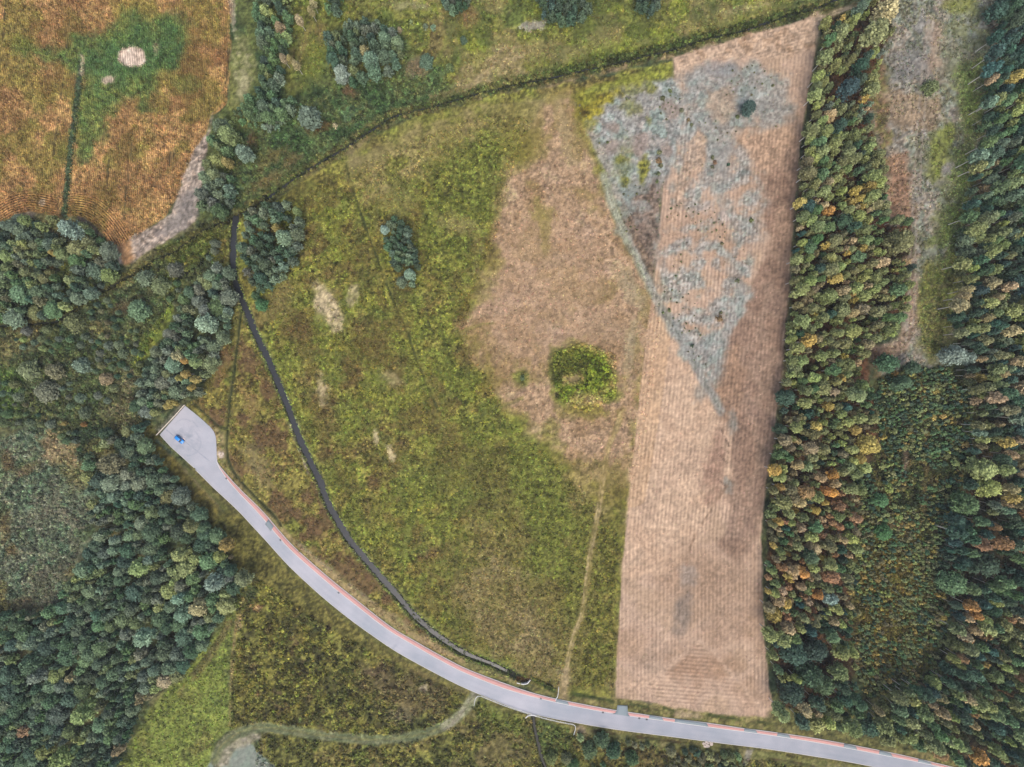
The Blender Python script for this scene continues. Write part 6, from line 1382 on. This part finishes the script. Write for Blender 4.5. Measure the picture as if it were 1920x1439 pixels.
# ------------------------------------------------------------------ plant the trees
def MIXT(t):
    return .18 if t['reg'] == 'strip' else .26 if t['reg'] in ('wood', 'thicket') else .36
def tint_col(t, r):
    c = (np.array(TINT[t['tint']], float) * (1 - MIXT(t)) + np.array([98, 111, 84]) * MIXT(t)) * r.uniform(.9, 1.1) + np.array([r.uniform(-5, 5), r.uniform(-4, 4), r.uniform(-5, 5)])
    gain = LEAF_GAIN * {'sapling': 1.3, 'bush': .85, 'birch': 1.12, 'aspen': 1.1}.get(t['kind'], 1.0)
    if t['tint'] in ('orange', 'golden', 'rusty'): gain *= .85
    return alb(np.clip(c, 10, 250), gain)
LEAF_GAIN = 2.1
for t in single:
    P = PROTO[t['kind']]; cm, tm, low = P['items'][t['v']]
    x, y = W(t['x'], t['y']); nm = KNAME[t['kind']]
    z = float(HGT[gsample(np.array([x]), np.array([y]))[0]]) - 0.05
    sc = (t['s'] * pyr.uniform(.92, 1.08), t['s'] * pyr.uniform(.92, 1.08), t['sz'])
    col = (*tint_col(t, pyr), 1)
    if P['single']:
        o = bpy.data.objects.new(nm, cm); COLL.objects.link(o)
        o.location = (x, y, z); o.rotation_euler = (0, 0, t['a']); o.scale = sc; o.color = col
    else:
        o = bpy.data.objects.new(nm, None); COLL.objects.link(o)
        o.empty_display_size = 1; o.location = (x, y, z); o.rotation_euler = (0, 0, t['a']); o.scale = sc
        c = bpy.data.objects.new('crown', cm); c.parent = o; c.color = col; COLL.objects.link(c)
        k = bpy.data.objects.new('trunk', tm); k.parent = o; COLL.objects.link(k)
    tag(o, t['label'], KCAT[t['kind']], GRPW[t['reg']])
# the smaller rest of each kind, joined
for kd in PROTO:
    L = [t for t in rest if t['kind'] == kd and -120 < t['px'] < 2040 and -90 < t['py'] < 1530]
    if not L: continue
    V = []; F = []; T = []; C = []; nv = 0
    for t in L:
        v, f, tn = PROTO[kd]['items'][t['v']][2]
        x, y = W(t['x'], t['y']); ca, sa = math.cos(t['a']), math.sin(t['a'])
        vv = v * np.array([t['s'], t['s'], t['sz']])
        vv = np.stack([vv[:, 0] * ca - vv[:, 1] * sa + x, vv[:, 0] * sa + vv[:, 1] * ca + y, vv[:, 2]], 1)
        V.append(vv); F.append(np.where(f < 0, -10 ** 9, f + nv)); nv += len(vv); T.append(tn); C.append(np.repeat(tint_col(t, pyr)[None], len(vv), 0))
    F = np.vstack(F); F = np.where(F < 0, -1, F)
    nm = {'birch': 'birch_wood', 'aspen': 'aspen_wood', 'pine': 'pine_wood', 'alder': 'broadleaf_wood', 'willow': 'willow_scrub', 'sapling': 'young_growth', 'bush': 'heath_scrub', 'oak': 'oak_wood'}[kd]
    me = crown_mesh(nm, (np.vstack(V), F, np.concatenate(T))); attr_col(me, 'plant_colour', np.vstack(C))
    tag(link(nm, me, M_LEAF_A), {'birch': 'smaller birches filling gaps in the strip', 'aspen': 'smaller slim trees filling the right hand wood', 'pine': 'smaller pines in the woods', 'alder': 'smaller broadleaf trees filling the left woods', 'willow': 'smaller bushes in the wet scrub', 'sapling': 'smaller saplings filling the thicket', 'bush': 'tiny bushes on the heath', 'oak': 'spreading trees beyond the frame'}[kd], None, None, 'stuff')
print('TRIS', sum(sum(len(p.vertices) - 2 for p in m.polygons) for m in bpy.data.meshes))
print('trees', len(TREES), 'single', len(single), {k: (sum(t['kind'] == k for t in single), sum(t['kind'] == k for t in rest)) for k in PROTO})

# ------------------------------------------------------------------ low plants: clumps of leaves standing on the ground
def scatter(poly, dens, seed, thr=None, ts=20):
    """random points (photo pixels) in an outline, dens per 100 square pixels"""
    r = np.random.default_rng(seed); x0, y0, x1, y1 = bbox(poly)
    x0 = max(x0, -60); x1 = min(x1, 1980); y0 = max(y0, -50); y1 = min(y1, 1490)
    n = int((x1 - x0) * (y1 - y0) * dens / 100)
    x = r.uniform(x0, x1, n).astype(np.float32); y = r.uniform(y0, y1, n).astype(np.float32)
    k = sdist(poly, x, y) > 1
    if thr is not None: k &= fbm(x, y, ts, seed % 60, 3) > thr
    x, y = x[k], y[k]
    wx, wy = W(x, y); g = gsample(wx, wy)
    k = ~EXCL[g]
    return wx[k], wy[k], g[k]

def clumps(name, label, parts, mat=None):
    """parts: (wx, wy, grid index, radius, height, leaves, leaf size, brightness range, colour shift)"""
    V = []; T = []; C = []; r = np.random.default_rng(len(name) * 7); gain = 1.2
    for (wx, wy, g, rad, hh, nl, ls, br, shift) in parts:
        n = len(wx)
        if not n: continue
        sc = r.uniform(.6, 1.3, n)
        d = r.normal(size=(n, nl, 3)); d[..., 2] = np.abs(d[..., 2]); d /= np.linalg.norm(d, axis=2)[..., None]
        p = d * np.array([rad, rad, hh]) * sc[:, None, None] * r.uniform(.5, 1.05, (n, nl, 1))
        p += np.stack([wx, wy, HGT[g]], 1)[:, None]
        nm = d * .6 + r.normal(size=(n, nl, 3)) * .4 + np.array([0, 0, .5]); nm /= np.linalg.norm(nm, axis=2)[..., None]
        tg = np.cross(nm, r.normal(size=(n, nl, 3))); tg /= np.linalg.norm(tg, axis=2)[..., None] + 1e-9
        bt = np.cross(nm, tg); s = ls * r.uniform(.6, 1.4, (n, nl, 1))
        tri = np.stack([p - tg * s - bt * s * .6, p + tg * s - bt * s * .6, p + bt * s], 2)
        V.append(tri.reshape(-1, 3))
        T.append(np.repeat((r.uniform(br[0], br[1], (n, 1)) * r.uniform(.8, 1.2, (n, nl))).ravel(), 3))
        c = gain * ALB[g] * (1 + (r.random((n, 3)) - .5) * .25) * np.array(shift)
        C.append(np.repeat(c, nl * 3, 0))
    V = np.vstack(V); me = mesh_np(name, V, np.arange(len(V)).reshape(-1, 3), 3)
    attr_f(me, 'leaf_tone', np.concatenate(T)); attr_col(me, 'plant_colour', np.vstack(C))
    tag(link(name, me, mat or M_PLANT), label, None, None, 'stuff')

MGREEN = [(500, 400), (620, 330), (760, 270), (900, 215), (1000, 220), (960, 330), (930, 450), (880, 560), (880, 650), (960, 790), (1060, 880), (1120, 950), (1160, 1000), (1150, 1290), (1050, 1290), (960, 1250), (860, 1205), (770, 1130), (660, 1005), (600, 880), (550, 770), (500, 640), (480, 560)]
clumps('meadow_plants', 'weedy green and yellow plants of the meadow', [
    (*scatter(MGREEN, 6.0, 1), .45, .4, 5, .28, (.85, 1.4), (1.02, 1.05, .94)),
    (*scatter(MGREEN, 2.0, 2, .5, 9), .5, .55, 5, .30, (.5, .85), (.95, 1.0, .9)),
    (*scatter(MGREEN, .8, 5, .56, 18), .5, .6, 6, .28, (1.0, 1.6), (1.12, 1.08, .75)),
    (*scatter(DRY, 2.4, 3), .35, .3, 3, .28, (.8, 1.35), (1, 1, 1)),
    (*scatter([(1036, 662), (1090, 642), (1154, 664), (1156, 742), (1100, 774), (1042, 748)], 20, 4), .6, .9, 7, .34, (.7, 1.9), (1.08, 1.14, .85)),
    (*scatter(WESTV, 5, 6, .34), .5, .5, 5, .32, (.75, 1.45), (1, 1.02, .95))])
clumps('fallow_plants', 'tall olive weeds on the fallow land along the road', [
    (*scatter(FALLOW, 7, 11, .34), .6, .8, 6, .36, (.8, 1.6), (1, 1.02, .9)),
    (*scatter(FALLOW, 3, 12, .5, 12), .7, .8, 6, .36, (.4, .75), (1, 1, 1)),
    (*scatter(BRIGHTG, 5, 13), .5, .4, 4, .32, (.85, 1.4), (1, 1.03, .9)),
    (*scatter([(890, 1316), (960, 1340), (1076, 1372), (1160, 1386), (1400, 1420), (1640, 1460), (480, 1460), (478, 1400), (490, 1378), (690, 1398), (830, 1374)], 6, 14, .34), .6, .8, 6, .36, (.6, 1.5), (1, 1.02, .92))])
REEDS = [(60, 800), (150, 820), (170, 920), (165, 1000), (125, 1090), (110, 1160), (0, 1150), (-40, 1000), (-40, 830)]
clumps('reeds', 'grey green and straw reeds of the wet hollow', [
    (*scatter(REEDS, 9, 21), .5, 1.2, 7, .26, (.65, 1.65), (1.06, 1.07, 1.0)),
    (*scatter([(205, 700), (245, 640), (262, 700), (250, 770), (290, 800), (240, 830), (200, 850), (150, 880), (140, 830), (205, 790)], 9, 22), .5, 1.3, 7, .26, (.5, 1.5), (1.05, 1.03, .95))])
clumps('undergrowth', 'dense green and olive undergrowth of the wet scrub', [
    (*scatter(SCRUBW, 7, 31), .8, 1.0, 8, .34, (.6, 1.6), (1, 1.04, .95)),
    (*scatter(STAND, 4, 32), .9, 1.2, 8, .36, (.5, 1.4), (1, 1.04, .95)),
    (*scatter([(440, 250), (560, 190), (640, 150), (820, 120), (840, 180), (700, 235), (560, 320), (430, 395), (420, 320)], 6, 33), .7, .9, 7, .34, (.55, 1.5), (1, 1.04, .95)),
    (*scatter([(440, -40), (1560, -40), (1440, 36), (1040, 138), (900, 165), (830, 180), (640, 150), (560, 180), (540, 60)], 5, 34, .3), .5, .5, 5, .32, (.7, 1.45), (1, 1.02, .92)),
    (*scatter(THICKET, 8, 35), .8, 1.0, 8, .34, (.6, 1.7), (1.05, 1.08, .95)),
    (*scatter(STRIP, 3, 36), .7, .8, 7, .32, (.5, 1.3), (.9, 1.05, .9)),
    (*scatter(EASTWOOD, 3, 37), .8, .9, 7, .34, (.5, 1.3), (.9, 1.06, .95)),
    (*scatter([(1792, 100), (1856, 90), (1850, 240), (1830, 330), (1815, 430), (1800, 560), (1780, 650), (1750, 680), (1718, 640), (1722, 510), (1750, 500), (1780, 340), (1796, 220)], 9, 53), .4, .4, 5, .26, (.75, 1.6), (1, 1.05, .92)),
    (*scatter([(405, 440), (434, 440), (440, 520), (455, 570), (430, 660), (395, 700), (430, 560)], 6, 38), .6, .6, 5, .32, (.7, 1.4), (1, 1, .95)),
    (*scatter([(290, 470), (395, 425), (432, 420), (434, 500), (360, 500), (320, 545)], 6, 39), .7, .7, 6, .32, (.6, 1.4), (1, 1.03, .9))])
def along(pts, w, dens, seed):
    P = resample(pts, 400); r = np.random.default_rng(seed); L = np.hypot(*np.diff(P, axis=0).T).sum()
    n = int(L * w * 2 * dens / 100); i = r.integers(0, 400, n)
    q = P[i] + r.normal(size=(n, 2)) * w * .5
    wx, wy = W(q[:, 0], q[:, 1]); g = gsample(wx, wy); k = ~EXCL[g]
    return wx[k], wy[k], g[k]
def bank(pts, off, sd, dens, seed):
    P = resample(pts, 600); r = np.random.default_rng(seed); L = np.hypot(*np.diff(P, axis=0).T).sum(); n = int(L * dens)
    i = r.integers(0, 600, n); q = np.where(r.random(n)[:, None] < .5, offset(P, off)[i], offset(P, -off)[i]) + r.normal(size=(n, 2)) * sd
    wx, wy = W(q[:, 0], q[:, 1]); return wx, wy, gsample(wx, wy)
clumps('streamside_plants', 'dark green and olive plants crowding the stream and ditch banks', [
    (*along(STREAM, 12, 9, 41), .6, .9, 7, .32, (.5, 1.5), (1, 1.03, .9)),
    (*along(smooth([(1560, 6), (1400, 46), (1260, 84), (1130, 112), (1040, 134), (960, 152)]), 7, 9, 42), .6, 1.2, 9, .32, (.45, 1.5), (.9, 1.02, .8)),
    (*along(DITCHW, 12, 9, 43), .8, 1.0, 7, .34, (.5, 1.4), (1, 1.03, .9)),
    (*along(CANAL, 11, 3.5, 44), .4, .4, 5, .26, (.6, 1.3), (1, 1.02, .9)),
    (*bank(CANAL, 7.2, 1.1, 1.3, 49), .38, .5, 6, .24, (.6, 1.6), (1.3, 1.5, 1.0)),
    (*bank(CANAL[len(CANAL) * 3 // 4:], 3, 2.4, 1.2, 50), .38, .9, 6, .22, (.6, 1.6), (1.3, 1.6, .9)),
    (*bank(STREAM, 4.2, 1.0, 1.2, 52), .38, .5, 6, .24, (.6, 1.5), (1.2, 1.4, 1.0)),
    (*along(smooth([(806, 1190), (860, 1224), (910, 1246)]), 5, 16, 45), .5, .6, 6, .28, (.6, 1.5), (.9, 1.1, .8)),
    (*along(DITCHB, 9, 12, 46), .6, .9, 7, .3, (.5, 1.5), (1, 1.05, .9)),
    (*along(HEDGE, 4.5, 26, 47), .6, 1.2, 8, .3, (.5, 1.6), (.95, 1.03, 1)),
    (*along([(995, 1270), (1015, 1280), (1040, 1293)], 3, 30, 48), .5, .9, 8, .3, (.5, 1.4), (.9, 1.1, .8))])
# corn, plant by plant along the rows
gx, gy, gi = scatter(CORN, 20, 51)
ph = ROW[gi] + (gx - GX[gi % NX]) / S / 3.5
k = (np.abs(ph - np.round(ph)) < .26) | (fbm(gx, gy, 3.0, 9, 2) > .72)
clumps('corn_plants', 'ripening corn plants standing in rows', [(gx[k], gy[k], gi[k], .26, 1.5, 4, .22, (.7, 1.4), (1.0, 1.0, .95))])
clumps('heath_tufts', 'tiny dark tufts scattered over the grey heath', [
    (*scatter(HEATH_W, 1.6, 61, .4), .28, .25, 4, .2, (.6, 1.2), (.95, .98, .85)), (*scatter(HEATH_E, 1.0, 62, .45), .28, .25, 4, .2, (.6, 1.2), (.95, .98, .85)),
    (*scatter(CLEARING, 6, 63, .3), .38, .35, 5, .24, (.55, 1.4), (.98, 1.02, .9))])
clumps('field_straw', 'short straw left on the stubble field', [(*scatter(STUBBLE, .6, 64), .25, .12, 3, .2, (.75, 1.2), (1, 1, 1))])

# ------------------------------------------------------------------ the blue car
M_BLUE = plain('blue_car_paint', (0.004, 0.20, 0.60), 0.3, 0.03, 2.0, 0.5, 0.0, 0.6)
M_GLASS = plain('dark_car_glass', (0.015, 0.02, 0.028), 0.08, 0.0, 1.0, 0.6)
M_TYRER = plain('tyre_rubber', (0.025, 0.025, 0.026), 0.8, 0.1, 8.0)
M_RIM = plain('wheel_rim', (0.45, 0.46, 0.48), 0.35, 0.05, 3.0, 0.5, 0.7)
M_LAMP = plain('lamp_glass', (0.75, 0.76, 0.78), 0.1, 0.0, 1.0, 0.6)
M_RED = plain('tail_lamp_red', (0.35, 0.02, 0.02), 0.2, 0.0, 1.0, 0.5)
M_BLACK = plain('black_plastic', (0.03, 0.03, 0.032), 0.6, 0.05, 5.0)
def build_car(px, py, ang):
    x, y = W(px, py)
    root = bpy.data.objects.new('parked_car', None); COLL.objects.link(root)
    root.location = (x, y, 0.036); root.rotation_euler = (0, 0, ang)
    tag(root, 'bright blue hatchback parked alone on the pale grey car park', 'car')
    # hull: stations along x (front +x): x, half width, sill z, belt z
    st = [(-2.12, .62, .42, .78), (-2.05, .76, .30, .86), (-1.75, .84, .24, .93), (-1.2, .87, .22, .95), (-.3, .88, .20, .94), (.6, .88, .20, .92), (1.05, .87, .22, .88), (1.55, .83, .26, .80), (1.95, .72, .32, .68), (2.12, .52, .40, .58)]
    v = []; f = []; m = 9
    for (sx, w, z0, z1) in st:
        zs = z0 + (z1 - z0)
        sec = [(-w * .86, z0), (-w, z0 + (z1 - z0) * .35), (-w * .985, z0 + (z1 - z0) * .78), (-w * .90, z1), (0, z1 + .045), (w * .90, z1), (w * .985, z0 + (z1 - z0) * .78), (w, z0 + (z1 - z0) * .35), (w * .86, z0)]
        v += [(sx, a, b) for a, b in sec]
    for i in range(len(st) - 1):
        for j in range(m - 1):
            f.append((i * m + j, i * m + j + 1, (i + 1) * m + j + 1, (i + 1) * m + j))
        f.append((i * m + m - 1, i * m, (i + 1) * m, (i + 1) * m + m - 1))
    f.append(tuple(range(m - 1, -1, -1))); f.append(tuple((len(st) - 1) * m + j for j in range(m)))
    mb = MB(); mb.add(v, f); mb.build('body', M_BLUE, root, shade=True)
    # roof panel with pillars
    rf = [(-1.72, .60, 1.36), (-1.2, .65, 1.47), (-.4, .66, 1.50), (.15, .64, 1.46), (.42, .61, 1.40)]
    mb = MB(); vv = []
    for (sx, w, z) in rf:
        vv += [(sx, -w, z - .05), (sx, -w * .8, z), (sx, 0, z + .025), (sx, w * .8, z), (sx, w, z - .05)]
    ff = [(i * 5 + j, i * 5 + j + 1, (i + 1) * 5 + j + 1, (i + 1) * 5 + j) for i in range(4) for j in range(4)]
    ff = [q[::-1] for q in ff]
    mb.add(vv, ff)
    for s in (-1, 1):
        for (a, b) in (((.42, .6 * s, 1.36), (1.02, .76 * s, .92)), ((-.35, .66 * s, 1.45), (-.30, .80 * s, .94)), ((-1.70, .6 * s, 1.32), (-1.98, .72 * s, .88))):
            mb.tube([a, b], .035, 5)
    mb.build('roof', M_BLUE, root, shade=True)
    def pane(name, pts):
        q = MB(); n = len(pts); P = [np.array(p, float) for p in pts]; c = sum(P) / n
        nn = np.cross(P[1] - P[0], P[2] - P[0]); nn /= np.linalg.norm(nn)
        vv = [p for p in P] + [p - nn * .02 for p in P]
        q.add(vv, [tuple(range(n)), tuple(range(2 * n - 1, n - 1, -1))] + [(i, i + n, (i + 1) % n + n, (i + 1) % n) for i in range(n)])
        q.build(name, M_GLASS, root)
    pane('windscreen', [(1.02, -.72, .93), (1.06, 0, .955), (1.02, .72, .93), (.43, .56, 1.37), (.43, -.56, 1.37)])
    pane('rear_window', [(-2.0, .66, .90), (-2.0, -.66, .90), (-1.73, -.55, 1.31), (-1.73, .55, 1.31)])
    for s in (-1, 1):
        for a in ([(.94, .785, .93), (-.27, .81, .945), (-.31, .672, 1.41), (.36, .625, 1.34)], [(-.33, .81, .945), (-1.9, .75, .93), (-1.62, .615, 1.31), (-.37, .672, 1.41)]):
            p = [(q[0], q[1] * s, q[2]) for q in a]
            pane('side_window', p if s < 0 else p[::-1])
        q = MB(); q.box((.78, .95 * s, .98), (.14, .2, .13)); q.build('wing_mirror', M_BLUE, root)
        q = MB(); q.box((1.98, .55 * s, .62), (.14, .26, .12), -.35 * s); q.build('headlight', M_LAMP, root)
        q = MB(); q.box((-2.03, .62 * s, .80), (.08, .2, .16)); q.build('tail_light', M_RED, root)
        for wx in (-1.3, 1.28):
            q = MB(); q.tube([(wx, .76 * s, .31), (wx, .77 * s, .31), (wx, .91 * s, .31), (wx, .92 * s, .31)], [.27, .31, .31, .27], 18); w = q.build('wheel', M_TYRER, root, shade=False)
            q = MB(); q.tube([(wx, .918 * s, .31), (wx, .934 * s, .31)], [.2, .17], 10); q.build('rim', M_RIM, w)
    q = MB(); q.box((2.09, 0, .45), (.08, 1.0, .14)); q.build('bumper', M_BLACK, root)
    q = MB(); q.box((-2.10, 0, .45), (.08, 1.1, .14)); q.build('bumper', M_BLACK, root)
build_car(337.2, 823.8, math.atan2(-15.5, 17.5) + 0.05)
q = MB()
q.add([(-.62, -.22, 0), (.62, -.2, 0), (.6, .22, 0), (-.6, .2, 0), (-.6, -.2, .03), (.6, -.18, .035), (.58, .2, .03), (-.58, .18, .03)], [(3, 2, 1, 0), (4, 5, 6, 7), (0, 1, 5, 4), (1, 2, 6, 5), (2, 3, 7, 6), (3, 0, 4, 7)])
wx, wy = W(344.6, 822.6)
o = q.build('mat', plain('pale_pink_strip', (.62, .50, .48), .9, .08, 4), None, (wx, wy, .042)); o.rotation_euler = (0, 0, -.75)  # flat pale pinkish strip of unknown nature beside the car
tag(o, 'small pale pinkish strip lying on the paving beside the blue car', 'mat')

# ------------------------------------------------------------------ railings, fence, headwalls, drains, stones
def path3(pts, z):
    return [(*W(*p), z) for p in pts]
def railing(name, pts, label, cat, post_mat, rail_mat, rails, post_h, gap, rr=.05, pr=.06):
    root = bpy.data.objects.new(name, None); root.location = (*W(*pts[0]), 0); COLL.objects.link(root)
    tag(root, label, cat)
    bx, by = root.location[0], root.location[1]
    P = np.array(pts, float); L = np.hypot(*np.diff(P, axis=0).T).sum() * S
    for z in rails:
        mb = MB(); mb.tube([(a - bx, b - by, c) for a, b, c in path3(pts, z)], rr, 6); mb.build('rail', rail_mat, root)
    pm = MB(); pm.tube([(0, 0, -.3), (0, 0, post_h)], pr, 6); pme = pm.mesh('post'); pme.materials.append(post_mat)
    for p in resample(pts, max(2, int(L / gap) + 1)):
        o = bpy.data.objects.new('post', pme); o.parent = root; wx, wy = W(*p); o.location = (wx - bx, wy - by, 0); COLL.objects.link(o)
railing('guard_rail', [(888.5, 1322), (889.4, 1315), (891, 1308.5), (895, 1304), (901, 1303.6), (944, 1321), (985, 1335), (1017, 1344.5), (1050, 1352.3), (1074, 1356.6), (1078.5, 1360), (1077.8, 1367), (1075, 1376)], 'long white guard rail along the lower road edge above the culvert', 'railing', M_WHITE, M_WHITE, (.55, 1.05), 1.1, 2.0, .055, .05)
railing('guard_rail', [(1047, 1287), (1046, 1298), (1044.6, 1305), (1041, 1311)], 'short white guard rail on the meadow side beside the track', 'railing', M_WHITE, M_WHITE, (.55, 1.05), 1.1, 2.0, .07, .05)
railing('barrier_fence', [(294.2, 815.6), (311, 798), (329, 779), (346.8, 759)], 'pale wooden barrier along the upper left edge of the car park', 'fence', M_WOOD, M_WOOD, (.45, .95), 1.05, 2.2, .12, .08)
def wall(name, pts, h, th, label):
    mb = MB()
    for k, (a, b) in enumerate(zip(pts, pts[1:])):
        (x0, y0), (x1, y1) = W(*a), W(*b); L = math.hypot(x1 - x0, y1 - y0)
        mb.box(((x0 + x1) / 2, (y0 + y1) / 2, h / 2 - .9 + .004 * k), (L + th * .5, th, h + 1.2), math.atan2(y1 - y0, x1 - x0))
    o = mb.build(name, M_CONC); tag(o, label, 'headwall')
wall('culvert_headwall', [(969, 1280), (981, 1282.6), (988.6, 1281), (993.8, 1274.6)], .75, .36, 'white concrete culvert headwall at the end of the canal')
wall('culvert_headwall', [(985, 1345.5), (989.6, 1341.4), (999, 1340.2), (1004.5, 1342)], .75, .36, 'pale curved concrete headwall below the road above the ditch')
def heap(name, px, py, rx, ry, h, mat, label, cat, seed, n=26):
    r = random.Random(seed); mb = MB(); iv, fi = ICO
    for k in range(n):
        a = r.random() * 6.28; q = math.sqrt(r.random()); s = r.uniform(.12, .24) * (rx + ry)
        c = np.array([q * rx * math.cos(a), q * ry * math.sin(a), h * (1 - q) * .8])
        mb.add([c + p * s * np.array([r.uniform(.7, 1.2), r.uniform(.7, 1.2), r.uniform(.4, .7)]) for p in iv], [tuple(t) for t in fi])
    o = mb.build(name, mat, None, (*W(px, py), -.05)); tag(o, label, cat, None)
heap('gravel_heap', 1326, 1395.5, 1.9, 1.1, .8, M_SANDHEAP, 'pale heap of gravel on the lower road verge', 'heap', 5)
heap('gravel_heap', 414, 851, .9, .7, .5, M_SANDHEAP, 'small pale sandy heap on the verge right of the car park', 'heap', 6, 16)
for px, py, s, lb in ((291.5, 803.5, .5, 'largest pale stone left of the car park fence'), (303, 795.5, .35, 'small pale stone behind the car park fence, upper one'), (297, 799, .28, 'smallest pale stone behind the car park fence'), (290, 810, .3, 'pale stone at the lower end of the car park fence'), (389, 779, .28, 'pale stone beside the small ditch right of the car park')):
    heap('stone', px, py, s * .35, s * .35, s * .3, M_STONE, lb, 'stone', int(px), 3)
for px, py, lb in ((1013.5, 1309.5, 'dark drain grate in the gutter left of the meadow track'), (1130, 1335.5, 'dark drain grate in the gutter left of the field entrance'), (1198, 1346.2, 'dark drain grate, first right of the field entrance'), (1212, 1348.4, 'dark drain grate, second right of the field entrance'), (525.5, 1012.5, 'dark drain grate in the gutter below the car park'), (634.5, 1111, 'dark drain grate in the gutter of the road bend'), (424, 897, 'dark drain grate in the gutter nearest the car park')):
    j = np.argmin(np.hypot(I_s[:, 0] - px, I_s[:, 1] - py)); tv = I_s[min(j + 2, len(I_s) - 1)] - I_s[max(j - 2, 0)]
    root = bpy.data.objects.new('drain_grate', None); root.location = (*W(px, py), .17); root.rotation_euler = (0, 0, math.atan2(-tv[1], tv[0])); COLL.objects.link(root)
    tag(root, lb, 'drain', 'drain grates in the gutter')
    mb = MB(); 
    for s in (-1, 1): mb.box((0, s * .27, 0), (.7, .06, .06)); mb.box((s * .33, 0, .002), (.06, .5, .06))
    mb.build('frame', M_IRON, root)
    mb = MB()
    for k in range(6): mb.box((-.25 + k * .1, 0, -.005), (.06, .48, .04))
    tag(mb.build('grate', M_IRON, root), None, None, None, 'stuff')

if HAZE:
    hz = bpy.data.materials.new('haze'); hz.use_nodes = True
    hn = hz.node_tree; hn.nodes.remove(hn.nodes['Principled BSDF'])
    pv = hn.nodes.new('ShaderNodeVolumePrincipled'); pv.inputs['Color'].default_value = (.86, .93, 1, 1); pv.inputs['Density'].default_value = HAZE
    hn.links.new(pv.outputs[0], hn.nodes['Material Output'].inputs['Volume'])
    mb = MB(); mb.add([(-700, -700, -2.4), (700, -700, -2.4), (700, 700, -2.4), (-700, 700, -2.4), (-700, -700, CAM_H + 8), (700, -700, CAM_H + 8), (700, 700, CAM_H + 8), (-700, 700, CAM_H + 8)], [(3, 2, 1, 0), (4, 5, 6, 7), (0, 1, 5, 4), (1, 2, 6, 5), (2, 3, 7, 6), (3, 0, 4, 7)])
    tag(mb.build('haze', hz), 'thin pale haze between camera and ground', None, None, 'stuff')
